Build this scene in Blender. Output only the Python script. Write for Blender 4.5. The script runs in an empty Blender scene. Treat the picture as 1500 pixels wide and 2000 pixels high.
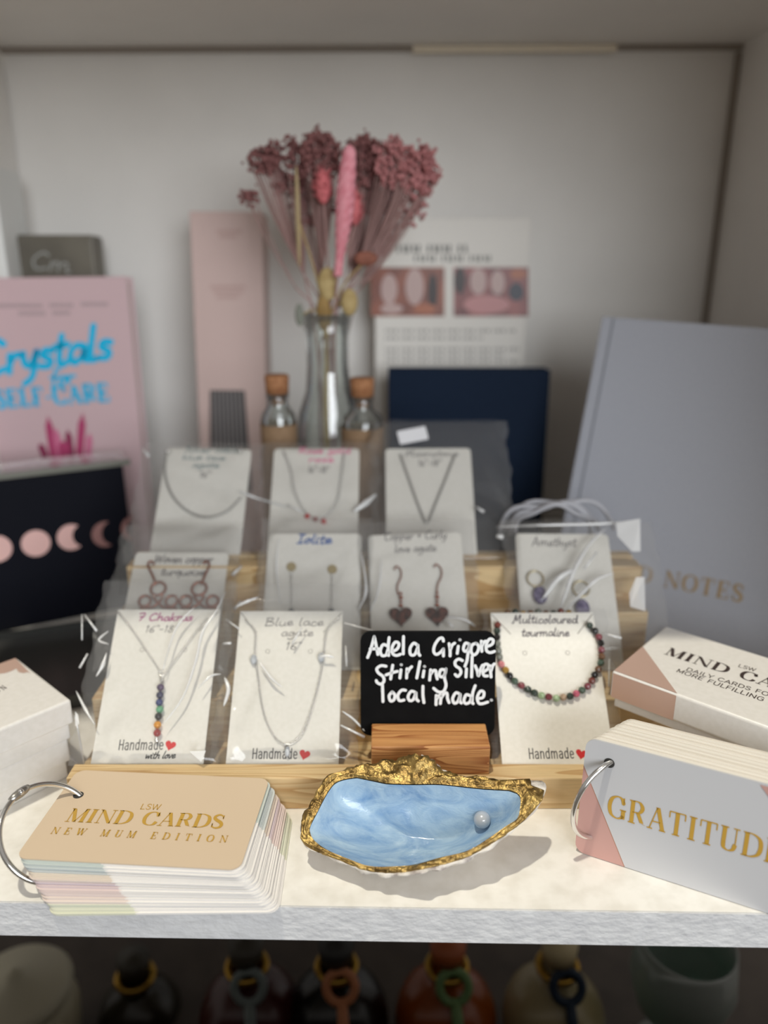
import bpy, bmesh, math, random
from mathutils import Vector, Matrix
import numpy as np
from mathutils import noise as mnoise

SC = bpy.context.scene
COL = SC.collection
rad = math.radians

# ------------------------------------------------------------------ camera
FPX = 1503.0                      # focal length in pixels of the 1500x2000 frame
PITCH = rad(18.2)
CAM = Vector((0, 0, 0.28))
FW = Vector((0, math.cos(PITCH), -math.sin(PITCH)))
UPV = Vector((0, math.sin(PITCH), math.cos(PITCH)))
RT = Vector((1, 0, 0))
cd = bpy.data.cameras.new('camera')
cam = bpy.data.objects.new('camera', cd); COL.objects.link(cam)
cam.location = CAM
cam.rotation_euler = (math.pi/2 - PITCH, 0, 0)
cd.sensor_fit = 'VERTICAL'; cd.sensor_height = 24.0; cd.lens = FPX/2000*24.0
cd.clip_start = 0.01; cd.clip_end = 50
cd.dof.use_dof = True
cd.dof.focus_distance = 0.380
cd.dof.aperture_fstop = 2.1
SC.camera = cam

# ------------------------------------------------------------------ world, sun, window light
def build_world():
    w = bpy.data.worlds.new('shop_room'); SC.world = w; w.use_nodes = True
    nt = w.node_tree; nt.nodes.clear()
    out = nt.nodes.new('ShaderNodeOutputWorld'); bg = nt.nodes.new('ShaderNodeBackground')
    tc = nt.nodes.new('ShaderNodeTexCoord'); sp = nt.nodes.new('ShaderNodeSeparateXYZ')
    nt.links.new(tc.outputs['Generated'], sp.inputs[0])
    r = nt.nodes.new('ShaderNodeValToRGB'); r.color_ramp.interpolation = 'EASE'
    mr = nt.nodes.new('ShaderNodeMapRange'); mr.inputs[1].default_value = -1; mr.inputs[2].default_value = 1
    nt.links.new(sp.outputs['Z'], mr.inputs[0]); nt.links.new(mr.outputs[0], r.inputs[0])
    e = r.color_ramp.elements
    e[0].position = 0.3; e[0].color = (0.20, 0.175, 0.145, 1)
    e[1].position = 0.8; e[1].color = (0.49, 0.465, 0.43, 1)
    m = e.new(0.5); m.color = (0.24, 0.225, 0.205, 1)
    nt.links.new(r.outputs[0], bg.inputs[0]); bg.inputs[1].default_value = 0.78
    nt.links.new(bg.outputs[0], out.inputs[0])
build_world()
sd = bpy.data.lights.new('sun', 'SUN'); sd.energy = 1.82; sd.angle = rad(2.0); sd.color = (1.0, 0.945, 0.79)
sun = bpy.data.objects.new('sun', sd); COL.objects.link(sun)
sun.rotation_euler = Vector((0.165, 0.14, -1.0)).to_track_quat('-Z', 'Y').to_euler()
ad = bpy.data.lights.new('shop_window_light', 'AREA'); ad.shape = 'RECTANGLE'; ad.size = 2.0; ad.size_y = 1.6
ad.energy = 77; ad.color = (0.92, 0.965, 1.0)
area = bpy.data.objects.new('shop_window_light', ad); COL.objects.link(area)
area.location = (1.15, -2.6, 0.95)
area.rotation_euler = (Vector((0.0, 0.5, 0.2)) - area.location).to_track_quat('-Z', 'Y').to_euler()

SC.view_settings.view_transform = 'Standard'; SC.view_settings.look = 'None'
SC.view_settings.gamma = 1.0; SC.view_settings.use_curve_mapping = False
SC.view_settings.exposure = 0.0
SC.cycles.transparent_max_bounces = 32
SC.cycles.max_bounces = 10
SC.cycles.caustics_reflective = False; SC.cycles.caustics_refractive = False

# ------------------------------------------------------------------ pixel helpers (rays onto real planes)
def ray(px, py):
    return FW + RT*((px-750)/FPX) - UPV*((py-1000)/FPX)
def hit(px, py, o, n):
    d = ray(px, py); t = (o-CAM).dot(n)/d.dot(n); return CAM + d*t
def on_z(px, py, z): return hit(px, py, Vector((0, 0, z)), Vector((0, 0, 1)))
def on_y(px, py, y): return hit(px, py, Vector((0, y, 0)), Vector((0, 1, 0)))

class Fr:
    """local frame: X right, Y up along the sheet, N towards the viewer"""
    def __init__(s, o, yaw=0.0, lean=90.0, roll=0.0):
        s.o = Vector(o); yw = rad(yaw); a = rad(lean)
        X = Vector((math.cos(yw), math.sin(yw), 0)); B = Vector((-math.sin(yw), math.cos(yw), 0))
        Y = B*math.cos(a) + Vector((0, 0, 1))*math.sin(a)
        r = rad(roll)
        s.X = X*math.cos(r) + Y*math.sin(r); s.Y = -X*math.sin(r) + Y*math.cos(r)
        s.N = s.X.cross(s.Y)
    def mat(s):
        return Matrix(((s.X.x, s.Y.x, s.N.x, s.o.x), (s.X.y, s.Y.y, s.N.y, s.o.y), (s.X.z, s.Y.z, s.N.z, s.o.z), (0, 0, 0, 1)))
    def L(s, px, py, h=0.0):
        p = hit(px, py, s.o + s.N*h, s.N) - s.o
        return (p.dot(s.X), p.dot(s.Y))
    def L3(s, px, py, h=0.0):
        u, v = s.L(px, py, h); return Vector((u, v, h))
    def W(s, u, v, h=0.0): return s.o + s.X*u + s.Y*v + s.N*h

# ------------------------------------------------------------------ materials
MATS = {}
def mat(name, col, rough=0.5, metal=0.0, **k):
    if name in MATS: return MATS[name]
    m = bpy.data.materials.new(name); m.use_nodes = True
    b = m.node_tree.nodes['Principled BSDF']
    b.inputs['Base Color'].default_value = (*col, 1); b.inputs['Roughness'].default_value = rough
    b.inputs['Metallic'].default_value = metal
    for key, v in k.items():
        b.inputs[key.replace('_', ' ')].default_value = v
    MATS[name] = m; return m
def s2l(r, g, b):
    f = lambda c: (c/255/12.92) if c/255 <= 0.04045 else ((c/255+0.055)/1.055)**2.4
    return (f(r), f(g), f(b))
def nmat(name, c1, c2, scale=50, detail=4, rough=0.5, metal=0.0, bump=0.0, bscale=None, stretch=(1, 1, 1), pos=(0.35, 0.65), **k):
    """two-colour noise material with optional bump"""
    if name in MATS: return MATS[name]
    m = mat(name, c1, rough, metal, **k); nt = m.node_tree; b = nt.nodes['Principled BSDF']
    tc = nt.nodes.new('ShaderNodeTexCoord'); mp = nt.nodes.new('ShaderNodeMapping'); mp.inputs['Scale'].default_value = stretch
    nt.links.new(tc.outputs['Object'], mp.inputs[0])
    n = nt.nodes.new('ShaderNodeTexNoise'); n.inputs['Scale'].default_value = scale; n.inputs['Detail'].default_value = detail
    nt.links.new(mp.outputs[0], n.inputs['Vector'])
    r = nt.nodes.new('ShaderNodeValToRGB'); r.color_ramp.elements[0].position = pos[0]; r.color_ramp.elements[1].position = pos[1]
    r.color_ramp.elements[0].color = (*c1, 1); r.color_ramp.elements[1].color = (*c2, 1)
    nt.links.new(n.outputs['Fac'], r.inputs[0]); nt.links.new(r.outputs[0], b.inputs['Base Color'])
    if bump:
        n2 = nt.nodes.new('ShaderNodeTexNoise'); n2.inputs['Scale'].default_value = bscale or scale; n2.inputs['Detail'].default_value = 5
        nt.links.new(mp.outputs[0], n2.inputs['Vector'])
        bp = nt.nodes.new('ShaderNodeBump'); bp.inputs['Strength'].default_value = 1.0; bp.inputs['Distance'].default_value = bump
        nt.links.new(n2.outputs['Fac'], bp.inputs['Height']); nt.links.new(bp.outputs[0], b.inputs['Normal'])
    return m
def wood(name, light, dark, ring=18.0, line=0.5):
    if name in MATS: return MATS[name]
    m = mat(name, light, 0.5); nt = m.node_tree; b = nt.nodes['Principled BSDF']
    tc = nt.nodes.new('ShaderNodeTexCoord'); mp = nt.nodes.new('ShaderNodeMapping'); mp.inputs['Scale'].default_value = (0.07, 1, 1)
    nt.links.new(tc.outputs['Object'], mp.inputs[0])
    n = nt.nodes.new('ShaderNodeTexNoise'); n.inputs['Scale'].default_value = 38; n.inputs['Detail'].default_value = 2; n.inputs['Distortion'].default_value = 0.6
    nt.links.new(mp.outputs[0], n.inputs['Vector'])
    mm = nt.nodes.new('ShaderNodeMath'); mm.operation = 'MULTIPLY'; mm.inputs[1].default_value = ring; nt.links.new(n.outputs['Fac'], mm.inputs[0])
    fr = nt.nodes.new('ShaderNodeMath'); fr.operation = 'FRACT'; nt.links.new(mm.outputs[0], fr.inputs[0])
    r = nt.nodes.new('ShaderNodeValToRGB'); e = r.color_ramp.elements
    mid = tuple(l*(1-line)+d*line for l, d in zip(light, dark))
    e[0].position = 0.0; e[0].color = (*light, 1); e[1].position = 0.97; e[1].color = (*dark, 1)
    x = e.new(0.6); x.color = (*mid, 1); x2 = e.new(1.0); x2.color = (*light, 1)
    nt.links.new(fr.outputs[0], r.inputs[0])
    n2 = nt.nodes.new('ShaderNodeTexNoise'); n2.inputs['Scale'].default_value = 900; n2.inputs['Detail'].default_value = 2
    nt.links.new(mp.outputs[0], n2.inputs['Vector'])
    mx = nt.nodes.new('ShaderNodeMix'); mx.data_type = 'RGBA'; mx.blend_type = 'MULTIPLY'; mx.inputs[0].default_value = 0.35
    nt.links.new(r.outputs[0], mx.inputs[6]); nt.links.new(n2.outputs['Color'], mx.inputs[7])
    g = nt.nodes.new('ShaderNodeRGBToBW'); nt.links.new(n2.outputs['Color'], g.inputs[0]); nt.links.new(g.outputs[0], mx.inputs[7])
    nt.links.new(mx.outputs[2], b.inputs['Base Color']); return m
def film(name, gloss_rough=0.08, base=0.05, haze=0.03, edge=0.5, tint=(0.97, 0.97, 0.97)):
    if name in MATS: return MATS[name]
    m = bpy.data.materials.new(name); m.use_nodes = True; nt = m.node_tree; nt.nodes.clear()
    out = nt.nodes.new('ShaderNodeOutputMaterial')
    tr = nt.nodes.new('ShaderNodeBsdfTransparent'); tr.inputs[0].default_value = (*tint, 1)
    gl = nt.nodes.new('ShaderNodeBsdfGlossy'); gl.inputs['Roughness'].default_value = gloss_rough; gl.inputs['Color'].default_value = (1, 1, 1, 1)
    df = nt.nodes.new('ShaderNodeBsdfDiffuse'); df.inputs[0].default_value = (0.9, 0.9, 0.9, 1)
    lw = nt.nodes.new('ShaderNodeLayerWeight'); lw.inputs['Blend'].default_value = 0.25
    mr = nt.nodes.new('ShaderNodeMapRange'); mr.inputs[3].default_value = base; mr.inputs[4].default_value = edge
    nt.links.new(lw.outputs['Fresnel'], mr.inputs[0])
    m1 = nt.nodes.new('ShaderNodeMixShader'); nt.links.new(mr.outputs[0], m1.inputs[0]); nt.links.new(tr.outputs[0], m1.inputs[1]); nt.links.new(gl.outputs[0], m1.inputs[2])
    m2 = nt.nodes.new('ShaderNodeMixShader'); m2.inputs[0].default_value = haze; nt.links.new(m1.outputs[0], m2.inputs[1]); nt.links.new(df.outputs[0], m2.inputs[2])
    nt.links.new(m2.outputs[0], out.inputs[0]); MATS[name] = m; return m

# ------------------------------------------------------------------ mesh builder
class MB:
    def __init__(s): s.v = []; s.f = []; s.sm = []
    def add(s, vs, fs, smooth=False):
        n = len(s.v); s.v += [tuple(p) for p in vs]; s.f += [tuple(i+n for i in f) for f in fs]; s.sm += [smooth]*len(fs); return s
    def box(s, c, d, M=None):
        x, y, z = d[0]/2, d[1]/2, d[2]/2
        vs = [Vector((c[0]+a*x, c[1]+b*y, c[2]+e*z)) for a in (-1, 1) for b in (-1, 1) for e in (-1, 1)]
        if M: vs = [M @ p for p in vs]
        return s.add(vs, [(0, 1, 3, 2), (4, 6, 7, 5), (0, 4, 5, 1), (2, 3, 7, 6), (0, 2, 6, 4), (1, 5, 7, 3)])
    def prism(s, poly, z0, z1, smooth=False):
        n = len(poly)
        vs = [(p[0], p[1], z0) for p in poly] + [(p[0], p[1], z1) for p in poly]
        fs = [tuple(range(n-1, -1, -1)), tuple(range(n, 2*n))]
        s.add(vs, fs)
        s.add(vs, [(i, (i+1) % n, n+(i+1) % n, n+i) for i in range(n)], smooth); return s
    def tube(s, pts, r, seg=8, closed=False, caps=True):
        pts = [Vector(p) for p in pts]; n = len(pts)
        rs = r if isinstance(r, (list, tuple)) else [r]*n
        vs = []; prevN = None
        for i, p in enumerate(pts):
            if closed: t = pts[(i+1) % n]-pts[i-1]
            else: t = pts[min(i+1, n-1)]-pts[max(i-1, 0)]
            if t.length < 1e-12: t = Vector((0, 0, 1))
            t.normalize()
            if prevN is None:
                a = Vector((0, 0, 1)) if abs(t.z) < 0.9 else Vector((1, 0, 0)); N = t.cross(a).normalized()
            else:
                N = prevN - t*prevN.dot(t)
                N = N.normalized() if N.length > 1e-9 else t.orthogonal().normalized()
            prevN = N; B = t.cross(N)
            for k in range(seg):
                a = 2*math.pi*k/seg; vs.append(p + (N*math.cos(a)+B*math.sin(a))*rs[i])
        fs = []
        for i in range(n if closed else n-1):
            j = (i+1) % n
            for k in range(seg):
                fs.append((i*seg+k, i*seg+(k+1) % seg, j*seg+(k+1) % seg, j*seg+k))
        if not closed and caps: fs += [tuple(range(seg-1, -1, -1)), tuple(range((n-1)*seg, n*seg))]
        return s.add(vs, fs, True)
    def sphere(s, c, r, u=12, v=8, sc=(1, 1, 1), M=None):
        c = Vector(c); vs = [Vector((0, 0, -r*sc[2]))]
        for i in range(1, v):
            p = -math.pi/2+math.pi*i/v
            for k in range(u):
                a = 2*math.pi*k/u; vs.append(Vector((r*sc[0]*math.cos(p)*math.cos(a), r*sc[1]*math.cos(p)*math.sin(a), r*sc[2]*math.sin(p))))
        vs.append(Vector((0, 0, r*sc[2])))
        fs = [(0, 1+(k+1) % u, 1+k) for k in range(u)]
        for i in range(v-2):
            for k in range(u):
                a = 1+i*u; b = a+u; fs.append((a+k, a+(k+1) % u, b+(k+1) % u, b+k))
        t = len(vs)-1; a = 1+(v-2)*u
        fs += [(a+k, a+(k+1) % u, t) for k in range(u)]
        if M: vs = [M @ p for p in vs]
        return s.add([p+c for p in vs], fs, True)
    def lathe(s, prof, seg=32, c=(0, 0, 0)):
        vs = []; n = len(prof)
        for r, z in prof:
            for k in range(seg):
                a = 2*math.pi*k/seg; vs.append((c[0]+r*math.cos(a), c[1]+r*math.sin(a), c[2]+z))
        fs = [(i*seg+k, i*seg+(k+1) % seg, (i+1)*seg+(k+1) % seg, (i+1)*seg+k) for i in range(n-1) for k in range(seg)]
        return s.add(vs, fs, True)
    def torus(s, c, R, r, M=None, seg=24, cs=8):
        pts = [Vector((R*math.cos(2*math.pi*k/seg), R*math.sin(2*math.pi*k/seg), 0)) for k in range(seg)]
        if M: pts = [M @ p for p in pts]
        return s.tube([p+Vector(c) for p in pts], r, cs, closed=True)
    def build(s, name, material, parent=None, M=None, bevel=0.0, bseg=2, label=None, subsurf=0):
        me = bpy.data.meshes.new(name); me.from_pydata(s.v, [], s.f); me.validate()
        if len(me.polygons) == len(s.sm): me.polygons.foreach_set('use_smooth', s.sm)
        mats = material if isinstance(material, (list, tuple)) else [material]
        for q in mats: me.materials.append(q)
        bm = bmesh.new(); bm.from_mesh(me); bmesh.ops.recalc_face_normals(bm, faces=bm.faces) if name != 'film' else None
        bm.to_mesh(me); bm.free(); me.update()
        o = bpy.data.objects.new(name, me); COL.objects.link(o)
        if parent: o.parent = parent
        if M is not None: o.matrix_local = M
        if bevel:
            b = o.modifiers.new('bevel', 'BEVEL'); b.width = bevel; b.segments = bseg; b.limit_method = 'ANGLE'; b.angle_limit = rad(35)
        if subsurf:
            q = o.modifiers.new('subdivision', 'SUBSURF'); q.levels = subsurf; q.render_levels = subsurf
        if label: o['label'] = label
        return o

def tag(o, label, cat, group=None, kind=None):
    o['label'] = label; o['category'] = cat
    if group: o['group'] = group
    if kind: o['kind'] = kind
    return o
def thing(name, M, label, cat, group=None):
    o = bpy.data.objects.new(name, None); COL.objects.link(o); o.empty_display_size = 0.01
    o.matrix_world = M if isinstance(M, Matrix) else Matrix.Translation(M)
    return tag(o, label, cat, group)
def struct(name, mb, m, label=None, **k):
    o = mb.build(name, m, **k); o['kind'] = 'structure'
    if label: o['label'] = label
    return o
def rrect(x0, y0, x1, y1, r, n=5, corners=(1, 1, 1, 1)):
    """rounded rectangle; corners: bl, br, tr, tl"""
    pts = []
    for (cx, cy, a0, on) in ((x0+r, y0+r, 180, corners[0]), (x1-r, y0+r, 270, corners[1]), (x1-r, y1-r, 0, corners[2]), (x0+r, y1-r, 90, corners[3])):
        if on:
            for k in range(n+1):
                a = rad(a0+90*k/n); pts.append((cx+r*math.cos(a), cy+r*math.sin(a)))
        else:
            pts.append((x0 if a0 in (180, 90) else x1, y0 if a0 in (180, 270) else y1))
    return pts
def crom(pts, n=6, closed=False):
    pts = [Vector(p) for p in pts]
    if len(pts) < 3 and not closed: return pts
    out = []; N = len(pts)
    for i in range(N if closed else N-1):
        if closed: p0, p1, p2, p3 = pts[i-1], pts[i], pts[(i+1) % N], pts[(i+2) % N]
        else: p0, p1, p2, p3 = pts[max(i-1, 0)], pts[i], pts[i+1], pts[min(i+2, N-1)]
        for k in range(n):
            t = k/n
            out.append(0.5*((2*p1)+(p2-p0)*t+(2*p0-5*p1+4*p2-p3)*t*t+(3*p1-p0-3*p2+p3)*t**3))
    if not closed: out.append(pts[-1])
    return out

# ------------------------------------------------------------------ lettering
def ribbon(mb, pts, w, T, h, cap=True):
    """flat stroke in the plane; pts 2D, w width or list, T maps (x,y)->(u,v)"""
    P = [Vector(p) for p in pts]; n = len(P)
    ws = w if isinstance(w, list) else [w]*n
    Ls = []; Rs = []
    for i in range(n):
        t = P[min(i+1, n-1)]-P[max(i-1, 0)]
        if t.length < 1e-12: t = Vector((1, 0))
        t.normalize(); N = Vector((-t.y, t.x))
        Ls.append(P[i]+N*ws[i]/2); Rs.append(P[i]-N*ws[i]/2)
    vs = []
    for a, b in zip(Ls, Rs): vs += [(*T(a.x, a.y), h), (*T(b.x, b.y), h)]
    mb.add(vs, [(2*i, 2*i+1, 2*i+3, 2*i+2) for i in range(n-1)])
    if cap:
        for p, q in ((P[0], ws[0]), (P[-1], ws[-1])):
            mb.add([(*T(p.x+q/2*math.cos(k*math.pi/5), p.y+q/2*math.sin(k*math.pi/5)), h+1e-6) for k in range(10)], [tuple(range(10))])
HW = {
'a': (.5, [[(.42,.45),(.2,.5),(.06,.25),(.18,0),(.38,.2),(.42,.48),(.42,.1),(.52,.02)]]),
'b': (.48, [[(.1,1),(.08,.3),(.12,.02),(.35,.08),(.38,.35),(.12,.38)]]),
'c': (.42, [[(.38,.42),(.2,.5),(.06,.25),(.18,0),(.42,.1)]]),
'd': (.52, [[(.4,.42),(.2,.5),(.06,.25),(.18,0),(.38,.2),(.45,1),(.43,.1),(.52,.02)]]),
'e': (.45, [[(.06,.22),(.32,.28),(.34,.45),(.18,.5),(.06,.25),(.18,0),(.44,.12)]]),
'f': (.36, [[(.42,.92),(.28,1),(.2,.7),(.12,-.35)],[(.02,.48),(.36,.5)]]),
'g': (.5, [[(.42,.42),(.2,.5),(.06,.25),(.2,.02),(.42,.45),(.4,-.25),(.2,-.42),(.04,-.3)]]),
'h': (.5, [[(.12,1),(.08,0)],[(.09,.2),(.25,.48),(.38,.42),(.38,.05),(.48,.02)]]),
'i': (.25, [[(.1,.5),(.08,.08),(.22,.02)],[(.12,.7),(.135,.71)]]),
'k': (.48, [[(.12,1),(.08,0)],[(.4,.5),(.1,.22),(.42,0)]]),
'l': (.25, [[(.14,1),(.08,.1),(.22,.02)]]),
'm': (.75, [[(.08,.5),(.06,0)],[(.07,.25),(.22,.5),(.32,.4),(.32,0)],[(.32,.25),(.48,.5),(.6,.4),(.6,.06),(.72,.02)]]),
'n': (.5, [[(.08,.5),(.06,0)],[(.07,.22),(.25,.5),(.37,.4),(.37,.06),(.48,.02)]]),
'o': (.46, [[(.25,.5),(.06,.28),(.18,0),(.38,.2),(.25,.5),(.42,.45)]]),
'p': (.5, [[(.1,.5),(.06,-.4)],[(.09,.3),(.3,.5),(.42,.28),(.25,.02),(.09,.1)]]),
'q': (.5, [[(.42,.42),(.2,.5),(.06,.25),(.2,.02),(.42,.45),(.42,-.4)]]),
'r': (.36, [[(.08,.5),(.07,0)],[(.08,.25),(.22,.48),(.36,.46)]]),
's': (.38, [[(.34,.45),(.16,.5),(.1,.36),(.3,.18),(.25,.02),(.04,.05)]]),
't': (.36, [[(.2,.85),(.14,.15),(.22,0),(.36,.08)],[(.02,.55),(.36,.58)]]),
'u': (.5, [[(.08,.5),(.06,.15),(.2,0),(.38,.2),(.4,.5),(.4,.08),(.5,.02)]]),
'v': (.42, [[(.04,.5),(.18,0),(.38,.5)]]),
'w': (.62, [[(.04,.5),(.14,.02),(.3,.4),(.42,.02),(.58,.5)]]),
'y': (.46, [[(.06,.5),(.1,.2),(.25,.12),(.4,.5)],[(.4,.5),(.3,-.2),(.1,-.4)]]),
'z': (.42, [[(.05,.48),(.36,.48),(.06,.02),(.4,.02)]]),
'A': (.72, [[(.04,0),(.3,.95),(.36,.95),(.6,0)],[(.14,.35),(.55,.35)]]),
'B': (.65, [[(.12,.95),(.1,0)],[(.05,.9),(.4,.98),(.45,.7),(.15,.52)],[(.15,.52),(.55,.4),(.5,.05),(.05,0)]]),
'C': (.62, [[(.55,.85),(.35,.98),(.08,.55),(.2,.03),(.56,.12)]]),
'I': (.4, [[(.05,.95),(.4,.95)],[(.22,.95),(.18,0)],[(.02,0),(.36,.02)]]),
'K': (.55, [[(.12,1),(.08,0)],[(.5,.9),(.1,.45),(.5,0)]]),
'M': (.85, [[(.0,.08),(.1,.05),(.25,.9),(.28,.95),(.36,.3),(.6,.95),(.66,.9),(.64,.1),(.78,.05)]]),
'R': (.6, [[(.12,.95),(.1,0)],[(.05,.9),(.42,.98),(.45,.62),(.12,.5)],[(.2,.5),(.55,0)]]),
'S': (.5, [[(.45,.85),(.25,.98),(.1,.75),(.38,.4),(.3,.02),(.04,.12)]]),
'W': (.9, [[(.04,.95),(.2,0),(.42,.8),(.6,0),(.85,.95)]]),
'1': (.32, [[(.08,.75),(.2,.95),(.16,0)]]), '6': (.48, [[(.4,.95),(.12,.5),(.1,.1),(.3,.0),(.4,.25),(.2,.42),(.1,.25)]]),
'7': (.5, [[(.05,.92),(.45,.95),(.2,0)],[(.12,.5),(.42,.52)]]), '8': (.48, [[(.38,.85),(.2,.98),(.1,.75),(.38,.3),(.22,0),(.06,.2),(.4,.85)]]),
'"': (.3, [[(.1,1),(.09,.82)],[(.22,1),(.2,.82)]]), '-': (.4, [[(.06,.42),(.34,.44)]]), '&': (.6, [[(.5,.05),(.15,.7),(.25,.95),(.36,.75),(.08,.25),(.2,0),(.5,.35)]]),
'+': (.5, [[(.06,.4),(.44,.42)],[(.25,.62),(.24,.2)]]), ' ': (.32, []),
}
SN = {   # rounded sans
'H': (.66, [[(.1,0),(.1,1)],[(.54,0),(.54,1)],[(.1,.52),(.54,.52)]]),
'a': (.6, [[(.12,.62),(.26,.7),(.4,.66),(.46,.52),(.46,0)],[(.46,.4),(.22,.39),(.1,.2),(.2,.01),(.38,.04),(.46,.18)]]),
'n': (.6, [[(.1,0),(.1,.7)],[(.1,.48),(.24,.68),(.42,.64),(.47,.45),(.47,0)]]),
'd': (.62, [[(.48,0),(.48,1.02)],[(.48,.55),(.3,.7),(.13,.58),(.1,.35),(.15,.1),(.3,0),(.48,.15)]]),
'm': (.9, [[(.1,0),(.1,.7)],[(.1,.5),(.22,.68),(.36,.66),(.42,.48),(.42,0)],[(.42,.5),(.55,.68),(.69,.66),(.75,.48),(.75,0)]]),
'e': (.56, [[(.1,.37),(.46,.37),(.43,.58),(.28,.7),(.13,.6),(.09,.35),(.15,.09),(.3,0),(.45,.08)]]),
}
SC_CAPS = {   # wide sans capitals, straight strokes unless marked by a leading 'c'
'A': (.86, [[(.03,0),(.43,1)],[(.43,1),(.83,0)],[(.17,.32),(.69,.32)]]),
'C': (.88, ['c',[(.8,.82),(.62,.97),(.42,1),(.18,.86),(.08,.5),(.18,.14),(.42,0),(.62,.03),(.8,.18)]]),
'D': (.9, [[(.12,0),(.12,1)],'c',[(.12,1),(.42,.98),(.7,.85),(.82,.5),(.7,.15),(.42,.02),(.12,0)]]),
'E': (.74, [[(.12,0),(.12,1)],[(.12,1),(.66,1)],[(.12,.52),(.6,.52)],[(.12,0),(.66,0)]]),
'F': (.7, [[(.12,0),(.12,1)],[(.12,1),(.64,1)],[(.12,.5),(.58,.5)]]),
'G': (.94, ['c',[(.82,.84),(.64,.97),(.44,1),(.18,.86),(.08,.5),(.18,.14),(.44,0),(.66,.03),(.84,.16)],[(.84,.16),(.84,.48)],[(.84,.48),(.56,.48)]]),
'I': (.3, [[(.15,0),(.15,1)]]), 'L': (.68, [[(.12,1),(.12,0)],[(.12,0),(.64,0)]]),
'M': (1.04, [[(.12,0),(.12,1)],[(.12,1),(.52,.15)],[(.52,.15),(.92,1)],[(.92,1),(.92,0)]]),
'N': (.94, [[(.12,0),(.12,1)],[(.12,1),(.82,0)],[(.82,0),(.82,1)]]),
'O': (1.0, ['c',[(.5,1),(.22,.9),(.08,.5),(.22,.1),(.5,0),(.78,.1),(.92,.5),(.78,.9),(.5,1)]]),
'R': (.82, [[(.12,0),(.12,1)],'c',[(.12,1),(.5,1),(.68,.9),(.7,.7),(.6,.5),(.12,.44)],[(.5,.44),(.74,0)]]),
'S': (.74, ['c',[(.64,.84),(.5,.98),(.3,1),(.12,.86),(.16,.64),(.4,.52),(.62,.38),(.66,.16),(.46,0),(.24,.01),(.07,.16)]]),
'U': (.92, ['c',[(.12,1),(.12,.35),(.24,.06),(.46,0),(.68,.06),(.8,.35),(.8,1)]]),
'W': (1.2, [[(.03,1),(.32,0)],[(.32,0),(.6,.95)],[(.6,.95),(.88,0)],[(.88,0),(1.17,1)]]),
'Y': (.8, [[(.02,1),(.4,.46)],[(.78,1),(.4,.46)],[(.4,.46),(.4,0)]]), ' ': (.45, []),
}
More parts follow.
